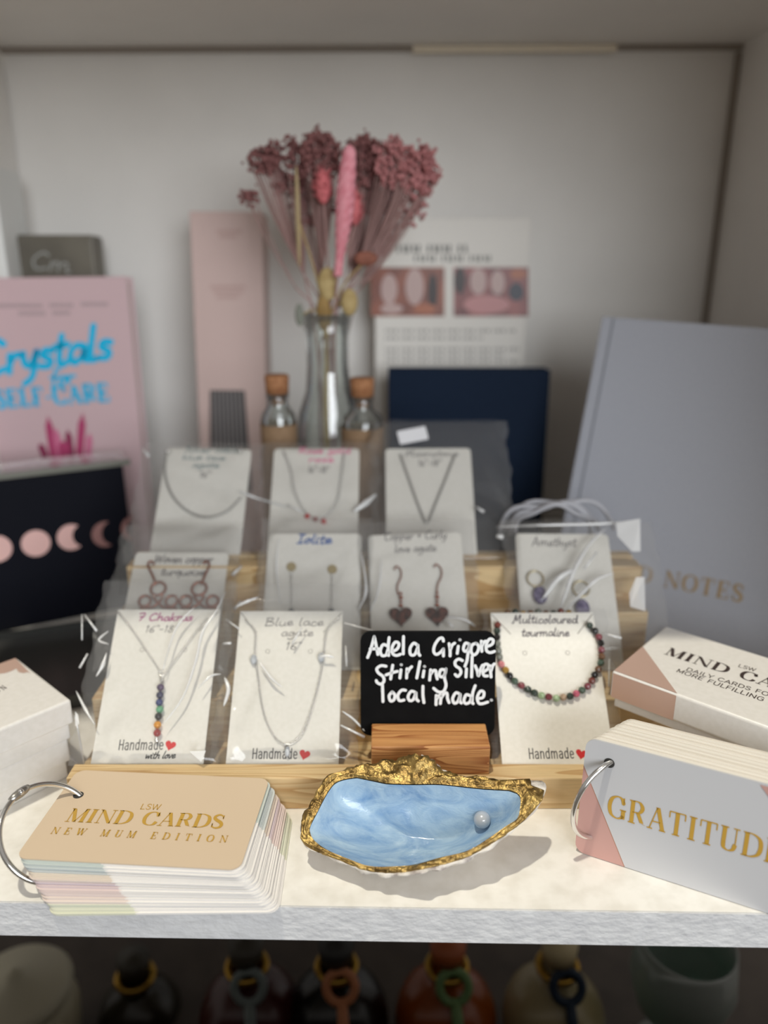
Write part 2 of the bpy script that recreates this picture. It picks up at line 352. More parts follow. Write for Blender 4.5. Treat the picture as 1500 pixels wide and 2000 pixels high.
# high contrast serif: T thick straight, t thin straight, c stressed curve
SF = {
'M': (1.06, [('t',(.14,0),(.14,1)),('T',(.17,1),(.51,0)),('t',(.51,0),(.86,1)),('T',(.88,0),(.88,1)),('t',(.02,0),(.27,0)),('t',(.73,0),(1.03,0)),('t',(.02,1),(.22,1)),('t',(.82,1),(1.03,1))]),
'I': (.46, [('T',(.23,0),(.23,1)),('t',(.06,0),(.4,0)),('t',(.06,1),(.4,1))]),
'N': (.96, [('t',(.16,0),(.16,1)),('T',(.17,1),(.8,0)),('t',(.82,0),(.82,1)),('t',(.03,0),(.3,0)),('t',(.03,1),(.2,1)),('t',(.68,1),(.95,1))]),
'D': (.94, [('T',(.21,0),(.21,1)),('c',(.21,1),(.5,.98),(.76,.82),(.84,.5),(.76,.18),(.5,.02),(.21,0)),('t',(.05,0),(.3,0)),('t',(.05,1),(.3,1))]),
'C': (.86, [('c',(.77,.7),(.68,.92),(.45,1),(.2,.86),(.1,.5),(.2,.14),(.46,0),(.68,.06),(.79,.27)),('t',(.77,.66),(.77,1))]),
'A': (.9, [('t',(.14,0),(.44,1)),('T',(.46,1),(.76,0)),('t',(.24,.34),(.62,.34)),('t',(.02,0),(.28,0)),('t',(.6,0),(.9,0))]),
'R': (.88, [('T',(.21,0),(.21,1)),('c',(.21,1),(.52,.99),(.68,.76),(.55,.53),(.21,.5)),('T',(.48,.5),(.7,.08)),('t',(.7,.06),(.86,.02)),('t',(.05,0),(.38,0)),('t',(.05,1),(.3,1))]),
'S': (.7, [('s',(.57,.72),(.52,.9),(.34,1),(.15,.9),(.13,.72),(.3,.56),(.5,.42),(.59,.24),(.52,.06),(.33,0),(.15,.08),(.1,.3)),('t',(.57,.68),(.57,.98)),('t',(.1,.04),(.1,.34))]),
'E': (.78, [('T',(.21,0),(.21,1)),('t',(.05,0),(.7,0)),('t',(.05,1),(.68,1)),('t',(.21,.5),(.52,.5)),('t',(.68,.74),(.68,1)),('t',(.7,0),(.7,.28)),('t',(.52,.38),(.52,.62))]),
'W': (1.3, [('T',(.16,1),(.42,0)),('t',(.42,0),(.67,1)),('T',(.62,1),(.88,0)),('t',(.88,0),(1.13,1)),('t',(.02,1),(.32,1)),('t',(.5,1),(.76,1)),('t',(1.0,1),(1.26,1))]),
'U': (.92, [('T',(.22,1),(.22,.3)),('c',(.22,.32),(.26,.1),(.46,0),(.66,.08),(.74,.32)),('t',(.74,.3),(.74,1)),('t',(.05,1),(.39,1)),('t',(.6,1),(.88,1))]),
'T': (.84, [('T',(.42,0),(.42,1)),('t',(.06,1),(.78,1)),('t',(.06,.72),(.06,1)),('t',(.78,.72),(.78,1)),('t',(.25,0),(.59,0))]),
'O': (.98, [('c',(.49,1),(.22,.88),(.1,.5),(.22,.12),(.49,0),(.76,.12),(.88,.5),(.76,.88),(.49,1))]),
'G': (.94, [('c',(.78,.7),(.68,.92),(.46,1),(.2,.86),(.1,.5),(.2,.14),(.46,0),(.68,.05),(.78,.18)),('T',(.78,.02),(.78,.42)),('t',(.62,.42),(.92,.42)),('t',(.78,.66),(.78,1))]),
'Y': (.86, [('T',(.12,1),(.43,.45)),('t',(.43,.45),(.74,1)),('T',(.43,0),(.43,.48)),('t',(0,1),(.3,1)),('t',(.6,1),(.86,1)),('t',(.27,0),(.6,0))]),
'L': (.74, [('T',(.21,0),(.21,1)),('t',(.05,0),(.68,0)),('t',(.05,1),(.38,1)),('t',(.68,0),(.68,.28))]),
'F': (.72, [('T',(.21,0),(.21,1)),('t',(.05,0),(.38,0)),('t',(.05,1),(.66,1)),('t',(.21,.5),(.5,.5)),('t',(.66,.74),(.66,1))]),
'-': (.5, [('t',(.08,.42),(.42,.42))]), ' ': (.5, []),
}
def adv(text, font, track=0.0): return sum(font[c][0]+track for c in text)-track
def lettering(fr, text, font, p0, p1, ptop, h=0.0003, w=0.09, track=0.0, prefix=None, slant=0.0, thin=0.05, thick=0.17, jit=0.0, seed=1, mb=None):
    """p0,p1: local baseline start and end (of prefix or the whole), ptop: a local point at cap height"""
    rnd = random.Random(seed)
    p0 = Vector(p0); p1 = Vector(p1); e = (p1-p0); W = e.length; e.normalize(); n = Vector((-e.y, e.x))
    ht = (Vector(ptop)-p0).dot(n)
    sx = W/adv(prefix or text, font, track); sy = ht
    mb = mb or MB(); x = 0.0
    for ch in text:
        g = font[ch]; dy = rnd.uniform(-jit, jit); curve = False
        def T(a, b, x=x, dy=dy):
            q = p0 + e*((x+a)*sx + slant*b*sy) + n*((b+dy)*sy); return (q.x, q.y)
        for st in g[1]:
            if font is SF:
                k = st[0]; P = [Vector(p) for p in st[1:]]
                if k in 'Tt':
                    ww = thick if k == 'T' else thin
                    if abs(P[0].y-P[1].y) < 1e-6:
                        a, b = P; o = Vector((0, thin/2)); o.y = thin/2
                        mb.add([(*T(a.x, a.y-o.y), h), (*T(b.x, b.y-o.y), h), (*T(b.x, b.y+o.y), h), (*T(a.x, a.y+o.y), h)], [(0, 1, 2, 3)])
                    else:
                        a, b = P; o = ww/2*sy/sx if False else ww/2
                        mb.add([(*T(a.x-o, a.y), h), (*T(a.x+o, a.y), h), (*T(b.x+o, b.y), h), (*T(b.x-o, b.y), h)], [(0, 1, 2, 3)])
                else:
                    Q = crom(P, 6); ws = []
                    for i in range(len(Q)):
                        t = Q[min(i+1, len(Q)-1)]-Q[max(i-1, 0)]; t.normalize()
                        f = abs(t.y)**1.6 if k == 'c' else math.sin(math.pi*i/(len(Q)-1))**1.5
                        ws.append(thin+(thick-thin)*f)
                    ribbon(mb, Q, ws, T, h, cap=False)
            elif st == 'c': curve = True
            else:
                P = [Vector(p) for p in st]
                Q = P if (font is SC_CAPS and not curve) else crom(P, 5)
                curve = False
                asp = sx/sy
                P2 = [Vector((q.x*asp, q.y)) for q in Q]
                ribbon(mb, P2, w, (lambda a, b, T=T, asp=asp: T(a/asp, b)), h)
        x += g[0]+track
    return mb
def px_text(fr, text, font, a, b, top, h=0.0003, **k):
    return lettering(fr, text, font, fr.L(*a), fr.L(*b), fr.L(*top), h=h, **k)

# ------------------------------------------------------------------ colours
WHITE_WALL = nmat('shelf_white_paint', s2l(231, 227, 222), s2l(236, 232, 227), 12, rough=0.55)
M_TOP = nmat('shelf_top_laminate', s2l(226, 222, 214), s2l(240, 237, 231), 90, 5, 0.45, pos=(0.3, 0.6))
M_EDGE = nmat('shelf_edge_texture', s2l(204, 204, 206), s2l(218, 218, 219), 120, 3, 0.6, bump=0.0010, bscale=300, stretch=(0.6, 1, 1))
PINE = wood('pine', s2l(240, 210, 160), s2l(206, 164, 110), 16, 0.22)
BLOCK = wood('orange_pine', s2l(226, 166, 104), s2l(160, 92, 44), 22, 0.38)
CARD = nmat('card_stock', s2l(226, 222, 213), s2l(231, 227, 219), 400, 2, 0.55)
INK = mat('black_ink', (0.02, 0.02, 0.022), 0.5)
SOFT_INK = mat('grey_pen', s2l(95, 88, 92), 0.5)
MAG_INK = mat('magenta_pen', s2l(165, 40, 120), 0.5)
PINK_INK = mat('pink_pen', s2l(230, 90, 150), 0.5)
BLUE_INK = mat('blue_pen', s2l(30, 85, 160), 0.5)
RED = mat('red_print', s2l(205, 30, 35), 0.5)
GOLD_FOIL = mat('gold_foil_print', s2l(200, 158, 66), 0.38, 0.12)
DARK_FOIL = mat('dark_brown_print', s2l(62, 48, 44), 0.45)
SILVER = mat('silver_metal', (0.82, 0.81, 0.79), 0.22, 1.0)
STEEL = mat('polished_steel', (0.78, 0.77, 0.75), 0.12, 1.0)
COPPER = mat('copper_wire', s2l(170, 105, 85), 0.3, 1.0)
CELLO = film('cellophane', 0.10, 0.035, 0.035, 0.55)
CREASE_GLINT = film('cellophane_crease_glint', 0.25, 0.35, 0.62, 0.9)  # film folds whitened by haze, so their glints are put into the colour
GLASS = film('clear_glass', 0.03, 0.05, 0.02, 0.75, (0.93, 0.95, 0.94))
ACRYL = film('clear_plastic', 0.12, 0.07, 0.12, 0.6)
SLIT = mat('slit_shadow_line', s2l(120, 112, 104), 0.7)

# ------------------------------------------------------------------ the shelf unit
UY = rad(-1.1)   # unit is turned slightly, its right side nearer
UM = Matrix.Translation((0, 0.5, 0)) @ Matrix.Rotation(UY, 4, 'Z') @ Matrix.Translation((0, -0.5, 0))
def ubox(x0, x1, y0, y1, z0, z1, mb=None):
    mb = mb or MB(); return mb.box(((x0+x1)/2, (y0+y1)/2, (z0+z1)/2), (x1-x0, y1-y0, z1-z0), UM)
XL, XR, YB, ZC = -0.340, 0.303, 0.762, 0.455
struct('floor', ubox(XL-0.2, XR+0.012, 0.2765, YB, -0.0185, 0.0), M_TOP, label='cream laminate shelf top')
# front edging with rough texture
struct('trim_1', ubox(XL-0.2, XR+0.012, 0.2755, 0.2763, -0.0192, -0.0001), M_EDGE, label='rough white front edge of the shelf')
struct('wall_back', ubox(XL-0.02, XR+0.02, YB, YB+0.018, -0.42, ZC+0.018), WHITE_WALL)
struct('wall_right', ubox(XR, XR+0.018, 0.30, YB-0.003, 0.0005, ZC), WHITE_WALL)
struct('wall_left', ubox(XL-0.018, XL, 0.60, YB-0.003, 0.0005, ZC), WHITE_WALL)
struct('ceiling', ubox(XL-0.02, XR+0.02, 0.36, YB-0.004, ZC, ZC+0.018), WHITE_WALL)
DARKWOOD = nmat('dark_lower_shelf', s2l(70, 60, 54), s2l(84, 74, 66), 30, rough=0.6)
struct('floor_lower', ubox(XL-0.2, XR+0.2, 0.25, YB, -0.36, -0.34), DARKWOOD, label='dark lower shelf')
struct('light_block_board', ubox(XL-0.2, XR+0.2, 0.262, 0.2745, -0.339, -0.092), DARKWOOD, label='added unseen board keeping light out of the compartment below')  # unseen board, added to darken the lower compartment
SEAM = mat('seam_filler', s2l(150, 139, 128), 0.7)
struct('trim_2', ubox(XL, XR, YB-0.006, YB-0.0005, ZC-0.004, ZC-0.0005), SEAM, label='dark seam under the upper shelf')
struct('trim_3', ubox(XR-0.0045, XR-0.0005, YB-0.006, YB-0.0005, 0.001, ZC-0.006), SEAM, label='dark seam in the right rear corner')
struct('light_streak_strip', ubox(0.02, 0.195, YB-0.0075, YB-0.0062, ZC-0.0062, ZC-0.0005), mat('light_streak_paint', s2l(235, 222, 200), 0.4), label='pale strip painted as a streak of light under the upper shelf')  # pale colour stands in for light leaking in above the back wall

# ------------------------------------------------------------------ wooden step stand
def build_stand():
    root = thing('wooden_step_stand', Vector((0, 0.342, 0)), 'stepped pale pine display stand with grooved ledges holding the jewellery cards', 'display stand')
    x0, x1 = -0.168, 0.168
    o = Vector((0, 0.342, 0))
    def ext(prof, name, label=None):
        mb = MB(); n = len(prof); prof = [(a-o.y, b) for a, b in prof]
        vs = [(x0, a, b) for a, b in prof]+[(x1, a, b) for a, b in prof]
        mb.add(vs, [tuple(reversed(range(n))), tuple(range(n, 2*n))]+[(i, (i+1) % n, n+(i+1) % n, n+i) for i in range(n)])
        mb.build(name, PINE, root, bevel=0.0008, label=label)
    ext([(0.342, 0), (0.3543, 0), (0.3543, 0.0197), (0.342, 0.0197)], 'front_lip', 'raised front lip of the stand')
    ext([(0.3545, 0), (0.3858, 0), (0.3858, 0.0118), (0.3545, 0.0118)], 'tread', 'lowest tread')
    ext([(0.386, 0), (0.4436, 0), (0.4436, 0.0403), (0.386, 0.0403)], 'tread', 'second tread')
    ext([(0.4438, 0), (0.4646, 0), (0.4646, 0.0672), (0.4438, 0.0672)], 'tread', 'third tread')
    ext([(0.4648, 0), (0.4935, 0), (0.4935, 0.0898), (0.484, 0.0898), (0.484, 0.0815), (0.4785, 0.0815), (0.4785, 0.0898), (0.4648, 0.0898)], 'tread', 'topmost grooved tread')
    return root
build_stand()

# ------------------------------------------------------------------ jewellery cards
CW = 0.0614
def heart_poly(n=40):
    out = []
    for k in range(n):
        t = 2*math.pi*k/n
        out.append((16*math.sin(t)**3/16, (13*math.cos(t)-5*math.cos(2*t)-2*math.cos(3*t)-math.cos(4*t))/16))
    return out
def display_card(fr, label, h=0.09, v0=-0.0015, notes=(), heart=True, withlove=False, round_top=True, hp=None, holes=True, w=CW, slit=True):
    root = thing('display_card', fr.mat(), label, 'jewellery card', 'handmade jewellery display cards')
    mb = MB(); mb.prism(rrect(-w/2, v0, w/2, h, 0.003, 4, (0, 0, 1, 1) if round_top else (0, 0, 0, 0)), -0.0003, 0.0003)
    mb.build('card', CARD, root)
    H = 0.00042
    if heart:
        (u0, vv), (wa, wb), (wc, wd_) = hp or ((0.0103, 0.0052), (-0.0175, 0.0030), (0.0062, 0.0030))
        s = 0.0030; c, sn = math.cos(rad(-14)), math.sin(rad(-14))
        p = [(u0+s*(a*c-b*sn), vv+s*(a*sn+b*c)) for a, b in heart_poly()]
        MB().add([(a, b, H) for a, b in p], [tuple(range(len(p)))]).build('printed_heart', RED, root)
        lettering(None, 'Handmade', SN, (wa, wb), (wc, wd_), (wa, wb+0.0054), h=H, w=0.105, track=0.05).build('printed_word', mat('print_grey', s2l(70, 66, 66), 0.5), root)
    if withlove:
        lettering(None, 'with love', HW, fr.L(283, 1482), fr.L(342, 1481), fr.L(284, 1468), h=H, w=0.16, slant=0.3).build('printed_script', INK, root)
    for (txt, u0, u1, vb, ht, m, w_) in notes:
        lettering(None, txt, HW, (u0, vb), (u1, vb), (u0, vb+ht), h=H, w=w_, slant=0.18, jit=0.04, seed=len(txt)).build('handwriting', m, root)
    if holes:
        for sx in (-1, 1):
            MB().torus((sx*0.0125, h-0.025, 0.0003), 0.0012, 0.00014, seg=20, cs=5).build('punched_hole', SLIT, root)
    if slit:
        for sx in (-1, 1):
            mb = MB(); ribbon(mb, [Vector((sx*(w/2-0.0005), h-0.001)), Vector((sx*(w/2-0.011), h-0.0135))], 0.0004, lambda a, b: (a, b), H+0.00003, cap=False)
            mb.build('corner_slit', SLIT, root)
    return root

def chain(pts, link=0.0021, r=0.00022, mb=None, jit=0.0):
    """small alternating links along a 3D polyline"""
    mb = mb or MB(); P = [Vector(p) for p in crom(pts, 8)]
    acc = [0]
    for i in range(1, len(P)): acc.append(acc[-1]+(P[i]-P[i-1]).length)
    n = max(2, int(acc[-1]/(link*0.78))); j = 0
    for k in range(n):
        s = acc[-1]*(k+0.5)/n
        while acc[j+1] < s: j += 1
        t = (s-acc[j])/(acc[j+1]-acc[j]+1e-12); p = P[j].lerp(P[j+1], t); d = (P[j+1]-P[j]).normalized()
        side = Vector((0, 0, 1)).cross(d).normalized()
        b = side*math.cos(0.5)+Vector((0, 0, 1))*math.sin(0.5) if k % 2 else side*math.cos(-0.7)+Vector((0, 0, 1))*math.sin(-0.7)
        ring = [p + d*(link/2*math.cos(a)) + b*(link*0.27*math.sin(a)) for a in [2*math.pi*q/10 for q in range(10)]]
        mb.tube(ring, r, 5, closed=True)
    return mb
def bead_mat(name, col, rough=0.22): return nmat('bead_'+name, col, tuple(min(1, c*1.7+0.01) for c in col), 700, 3, rough)
def cello_bag(fr, u0, u1, v0, v1, label, seed, bulge=0.006, glint_creases=(), hb=-0.0007, grp='cellophane sleeves on the step stand', facets=()):
    rnd = random.Random(seed)
    root = thing('cellophane_bag', fr.mat(), label, 'cellophane bag', grp)
    nu, nv = 40, 54
    folds = []
    for k in range(16):
        a = rnd.uniform(0, math.pi); folds.append((rnd.uniform(u0, u1), rnd.uniform(v0, v1), math.cos(a), math.sin(a), rnd.uniform(0.0006, 0.0028), rnd.uniform(0.004, 0.013), rnd.choice((-1, 1)), rnd.uniform(0.008, 0.03)))
    def hgt(u, v):
        a = (u-u0)/(u1-u0); b = (v-v0)/(v1-v0)
        edge = min(1, min(a, 1-a)*7)*min(1, 0.35+min(b, 1-b)*6)
        s = 0
        for (cu, cv, cx, cy, am, wd, sg, ln) in folds:
            dn = (u-cu)*cx+(v-cv)*cy; dl = -(u-cu)*cy+(v-cv)*cx
            s += sg*am*max(0, 1-abs(dn)/wd)*math.exp(-(dl/ln)**2)
        return max(0.0012, 0.0015+(bulge-0.0015)*edge + s*(0.35+0.65*(1-edge)))
    front = []; back = []
    for j in range(nv+1):
        for i in range(nu+1):
            u = u0+(u1-u0)*i/nu; v = v0+(v1-v0)*j/nv
            ed = 0.0009*math.sin(v*170+seed)+0.0006*math.sin(v*410+2*seed) if i in (0, nu) else 0
            z = hgt(u, v) if 0 < i < nu and j > 0 else hb+0.0004
            front.append((u+ed, v, z))
            back.append((u+ed, v, hb+(rnd.uniform(0, .0002) if abs(u) < 0.03 else (0.0008*math.sin(v*120+u*200+seed)*max(0, (abs(u)-0.031))/0.01 + 0.0003))))
    fs = [(j*(nu+1)+i, j*(nu+1)+i+1, (j+1)*(nu+1)+i+1, (j+1)*(nu+1)+i) for j in range(nv) for i in range(nu)]
    mb = MB(); mb.add(front, fs, True); mb.build('film', CELLO, root, label='clear front sheet')
    mb = MB(); mb.add(back, fs, True); mb.build('film', CELLO, root, label='clear rear sheet')
    if glint_creases:
        for path, wd in glint_creases:
            P = []
            for (px, py) in path:
                u, v = fr.L(px, py, bulge); 
                P.append(Vector((u, v, hgt(u, v) if (u0 < u < u1 and v0 < v < v1) else 0.002)))
            Q = crom(P, 5); n = len(Q); jr = [1.7*wd*(0.06+0.94*math.sin(math.pi*(i+0.3)/(n-0.2)))*rnd.uniform(0.75, 1.25) for i in range(n)]
            mb = MB(); mb.tube(Q, jr, 7); mb.build('crease_glint', CREASE_GLINT, root)  # fold ridge laid along a glint, its highlight painted as white haze
    for tri in facets:
        vs = []
        for k, (px, py) in enumerate(tri):
            u, v = fr.L(px, py, bulge); vs.append((u, v, bulge+0.001+0.0015*(k % 2)))
        MB().add(vs, [tuple(range(len(vs)))]).build('folded_corner_glint', CREASE_GLINT, root)  # whitened facet painted in for a bright glint on the film
    return root

A1 = 43
f_ch = Fr((on_z(287, 1489, 0.0197).x, 0.3555, 0.0187), 0, A1)
f_bl = Fr((on_z(551, 1489, 0.0197).x, 0.3555, 0.0187), 0, A1)
f_to = Fr((on_z(1091, 1489, 0.0197).x, 0.3555, 0.0187), 0, A1, 0.3)
A2 = 47
f_io = Fr((-0.0455, 0.4185, 0.042), 0, A2)
f_cu = Fr((0.0235, 0.4185, 0.042), 0, A2, 2.2)
f_am = Fr((0.1165, 0.4185, 0.042), 0, A2, -0.6)
f_wo = Fr((-0.1335, 0.411, 0.0432), 0, 40, -0.5)
A3 = 47
f_r1 = Fr((-0.1285, 0.481, 0.084), 0, A3, -1.5)
f_r2 = Fr((-0.0485, 0.481, 0.084), 0, A3)
f_r3 = Fr((0.0325, 0.481, 0.084), 0, A3, 0.5)

def px_notes(fr, items):
    out = []
    for txt, a, b, ht, m, w_ in items:
        u0, v0 = fr.L(*a); u1, v1 = fr.L(*b); out.append((txt, u0, u1, (v0+v1)/2, ht, m, w_))
    return out
display_card(f_ch, 'cream jewellery card with a magenta handwritten heading and rainbow bead pendant, front row far left', 0.0895, withlove=True, round_top=False, hp=(f_ch.L(333, 1456), f_ch.L(231, 1465), f_ch.L(319, 1464)),
    notes=px_notes(f_ch, [('7 Chakras', (268, 1213), (376, 1212), 0.0047, MAG_INK, 0.16), ('16"-18"', (282, 1236), (346, 1234), 0.0042, SOFT_INK, 0.11)]))
display_card(f_bl, 'cream jewellery card with a U-shaped fine silver chain, front row second from left', 0.0885, round_top=False, hp=(f_bl.L(595, 1474), f_bl.L(492, 1482), f_bl.L(581, 1482)),
    notes=px_notes(f_bl, [('Blue lace', (516, 1223), (632, 1222), 0.0050, SOFT_INK, 0.10), ('agate', (548, 1244), (612, 1242), 0.0048, SOFT_INK, 0.10), ('16"', (556, 1270), (588, 1268), 0.0046, SOFT_INK, 0.11)]))
display_card(f_to, 'cream jewellery card with black handwriting and a dark bead bracelet, right of the chalkboard', 0.0875, round_top=False, hp=(f_to.L(1135, 1473), f_to.L(1033, 1482), f_to.L(1122, 1481)),
    notes=px_notes(f_to, [('Multicoloured', (1000, 1218), (1128, 1217), 0.0052, mat('purple_black_pen', s2l(62, 50, 66), .5), 0.12), ('tourmaline', (1018, 1243), (1112, 1243), 0.0050, MATS['purple_black_pen'], 0.13)]))
display_card(f_io, 'white jewellery card with a one-word blue heading and two drop earrings, middle row', 0.089, heart=False, holes=False, slit=False,
    notes=px_notes(f_io, [('Iolite', (580, 1062), (648, 1062), 0.0065, BLUE_INK, 0.17)]))
display_card(f_cu, 'white jewellery card holding two copper heart earrings, behind the chalkboard', 0.089, heart=False, holes=False, slit=False,
    notes=px_notes(f_cu, [('Copper + Curly', (750, 1058), (872, 1050), 0.0060, SOFT_INK, 0.10), ('love agate', (770, 1080), (852, 1076), 0.0055, SOFT_INK, 0.10)]))
display_card(f_am, 'white jewellery card with two purple stone drops, in the crinkled bag behind the bracelet card', 0.089, heart=False, holes=False, slit=False,
    notes=px_notes(f_am, [('Amethyst', (1038, 1068), (1125, 1066), 0.0062, SOFT_INK, 0.10)]))
display_card(f_wo, 'off-white jewellery card holding two looped copper wire earrings, above the rainbow pendant', 0.082, heart=False, holes=False, slit=False,
    notes=px_notes(f_wo, [('Woven copper', (300, 1101), (415, 1098), 0.0060, SOFT_INK, 0.12), ('turquoise', (312, 1126), (400, 1122), 0.0055, SOFT_INK, 0.12)]))
TEAL = mat('teal_pen', s2l(95, 125, 130), 0.5)
display_card(f_r1, 'white jewellery card with grey-green handwriting and a curved chain, leftmost of the back row', 0.090, holes=False, slit=False,
    notes=px_notes(f_r1, [('Silver cable', (360, 885), (468, 883), 0.0046, TEAL, 0.13), ('blue lace', (355, 899), (440, 898), 0.0046, TEAL, 0.13), ('agate', (375, 914), (428, 913), 0.0046, TEAL, 0.13), ('16"', (388, 934), (410, 933), 0.005, SOFT_INK, 0.12)]))
display_card(f_r2, 'white jewellery card with pink handwriting and a red-beaded chain, middle of the back row', 0.090, holes=False, slit=False,
    notes=px_notes(f_r2, [('Rose gold', (582, 887), (684, 885), 0.0048, PINK_INK, 0.16), ('rose', (602, 903), (652, 902), 0.0048, PINK_INK, 0.16), ('16"-18"', (600, 924), (642, 923), 0.005, SOFT_INK, 0.11)]))
display_card(f_r3, 'white jewellery card with a V-shaped chain and black handwriting, in front of the navy book', 0.090, holes=False, slit=False,
    notes=px_notes(f_r3, [('Moonstone', (790, 893), (895, 890), 0.0046, SOFT_INK, 0.13), ('16"-18"', (815, 911), (862, 910), 0.005, SOFT_INK, 0.12)]))

# --- necklaces
def P5(ox, oy, s): return lambda x, y: (ox+x/s, oy+y/s)
def necklace_chakra():
    fr = f_ch; q = P5(140, 1180, 5)
    root = thing('pendant_necklace', fr.mat(), 'fine silver chain with a vertical drop of seven rainbow beads, on the front left card', 'necklace', 'silver necklaces')
    H = 0.0012
    for path in ([(450, 80), (570, 220), (740, 470), (860, 650)], [(1330, 130), (1240, 230), (1080, 450), (910, 680)]):
        chain([fr.L3(*q(*p), H) for p in path], 0.0017, 0.00016).build('chain', SILVER, root)
    mb = MB(); c = fr.L3(*q(878, 672), 0.0018); mb.torus(c, 0.0016, 0.0003, seg=16, cs=6)
    for k in range(3):
        mb.torus(fr.L3(*q(880, 720+k*16), 0.0018), 0.0011, 0.00026, Matrix.Rotation(rad(60), 3, 'X'), 14, 5)
    mb.build('bail', SILVER, root)
    cols = [('violet', s2l(75, 58, 85)), ('indigo', s2l(45, 45, 72)), ('blue', s2l(42, 52, 98)), ('green', s2l(88, 145, 110)), ('black', s2l(28, 26, 26)), ('amber', s2l(196, 132, 32)), ('red', s2l(140, 45, 45))]
    pts = [(868, 812), (862, 888), (856, 960), (860, 1028), (848, 1096), (838, 1178), (835, 1258)]
    for (nm, c), p in zip(cols, pts):
        MB().sphere(fr.L3(*q(*p), 0.0026), 0.0021, 16, 12).build('bead', bead_mat(nm, c, 0.12), root, label=nm+' bead')
    mb = MB(); mb.sphere(fr.L3(*q(829, 1303), 0.0026), 0.0009, 12, 8); mb.sphere(fr.L3(*q(829, 1330), 0.0024), 0.0013, 10, 7, (1, 1, 0.7)); mb.build('end_bead', SILVER, root)
necklace_chakra()
def necklace_blue():
    fr = f_bl; q = P5(430, 1180, 5); H = 0.0012
    root = thing('chain_necklace', fr.mat(), 'fine silver chain hanging in a U with a tiny drop, left of the chalkboard', 'necklace', 'silver necklaces')
    path = [(245, 155), (340, 270), (340, 480), (365, 680), (405, 970), (450, 1140), (530, 1295), (600, 1355), (650, 1368), (720, 1345), (800, 1260), (870, 1090), (930, 890), (985, 640), (1008, 480), (1045, 240), (1160, 130)]
    chain([fr.L3(*q(*p), H) for p in path], 0.0021, 0.00019).build('chain', SILVER, root)
    stone = nmat('pale_agate', s2l(170, 175, 182), s2l(205, 208, 212), 500, 3, 0.15)
    for p in ((326, 540), (985, 520)):
        MB().sphere(fr.L3(*q(*p), 0.002), 0.0021, 10, 8, (1, 1.5, 0.8)).build('stone', stone, root)
    mb = MB(); mb.torus(fr.L3(*q(648, 1385), 0.0016), 0.0012, 0.00025, seg=14, cs=5); mb.build('jump_ring', SILVER, root)
    MB().sphere(fr.L3(*q(655, 1440), 0.002), 0.0017, 8, 8, (0.9, 1.9, 0.8)).build('drop', stone, root)
necklace_blue()
def bracelet():
    fr = f_to; q = P5(960, 1180, 5.77)
    root = thing('bead_bracelet', fr.mat(), 'bracelet of dark green, black and pink faceted beads, round the card right of the chalkboard', 'bracelet')
    K = {'d': ('dark_green', s2l(44, 54, 48)), 'k': ('black', s2l(26, 28, 30)), 'm': ('maroon', s2l(105, 50, 58)), 'b': ('brown', s2l(96, 68, 48)), 'g': ('leaf_green', s2l(62, 78, 66)),
         'r': ('red_brown', s2l(98, 50, 42)), 'p': ('pink', s2l(168, 84, 104)), 't': ('tan', s2l(150, 128, 108)), 'l': ('pale_green', s2l(138, 158, 124)), 'o': ('ochre', s2l(140, 108, 50)), 's': ('slate', s2l(98, 100, 92)), 'n': ('rose', s2l(180, 115, 118))}
    L = [(1105, 240, 'd'), (1165, 300, 'k'), (1210, 370, 'm'), (1230, 438, 'k'), (1238, 515, 'm'), (1240, 590, 'b'), (1230, 662, 'g'), (1203, 733, 'b'), (1162, 797, 'k'), (1130, 862, 'r'), (1083, 925, 'm'), (1020, 970, 'g'), (955, 1008, 'p'), (885, 1037, 'd'), (808, 1048, 't'), (730, 1060, 'l'), (645, 1045, 'm'), (565, 1030, 'l'), (485, 1000, 'd'), (410, 962, 'd'), (337, 915, 'm'), (262, 867, 'g'), (205, 807, 'k'), (160, 743, 'o'), (110, 677, 'n'), (90, 597, 's'), (78, 525, 's'), (68, 450, 's'), (62, 372, 'k'), (62, 300, 'd'), (68, 235, 'r')]
    cr = random.Random(5)
    cord = []
    for x, y, c in L:
        off = 0.0012 if (x > 1000 and y < 700) or x < 100 else 0.0
        p = fr.L3(*q(x, y), 0.0026); 
        M = Matrix.Rotation(cr.uniform(0, 3), 3, 'Z') @ Matrix.Rotation(cr.uniform(0, 3), 3, 'X')
        mb = MB(); mb.sphere(p, 0.00215, 8, 6, (1, 1, 0.93), M); mb.sm = [False]*len(mb.sm)
        mb.build('bead', bead_mat(*K[c]), root); cord.append(p)
    MB().tube(crom(cord, 3), 0.0003, 6).build('elastic_cord', mat('clear_cord', (0.5, 0.5, 0.5), 0.3), root)
    # beads passing behind the top edge of the card
    for k, c in enumerate('bdobsbdro'):
        MB().sphere((-0.020+k*0.0046, 0.0885+0.0008*math.sin(k*2), -0.0024), 0.0021, 8, 6).build('bead', bead_mat(*K[c]), root)
bracelet()
def back_necklace(fr, path, label, extra=None, m=None):
    root = thing('chain_necklace', fr.mat(), label, 'necklace', 'silver necklaces')
    chain([fr.L3(*p, 0.0012) for p in path], 0.0026, 0.00034).build('chain', m or mat('dull_silver', (0.45, 0.44, 0.42), 0.3, 1.0), root)
    for p, r, mm in extra or ():
        MB().sphere(fr.L3(*p, 0.002), r, 10, 8).build('bead', mm, root)
back_necklace(f_r1, [(325, 885), (322, 925), (335, 965), (362, 995), (400, 1010), (440, 1000), (470, 972)], 'dark grey chain hanging in a wide curve, leftmost of the back row', [((328, 882), 0.002, SILVER), ((470, 880), 0.002, SILVER)])
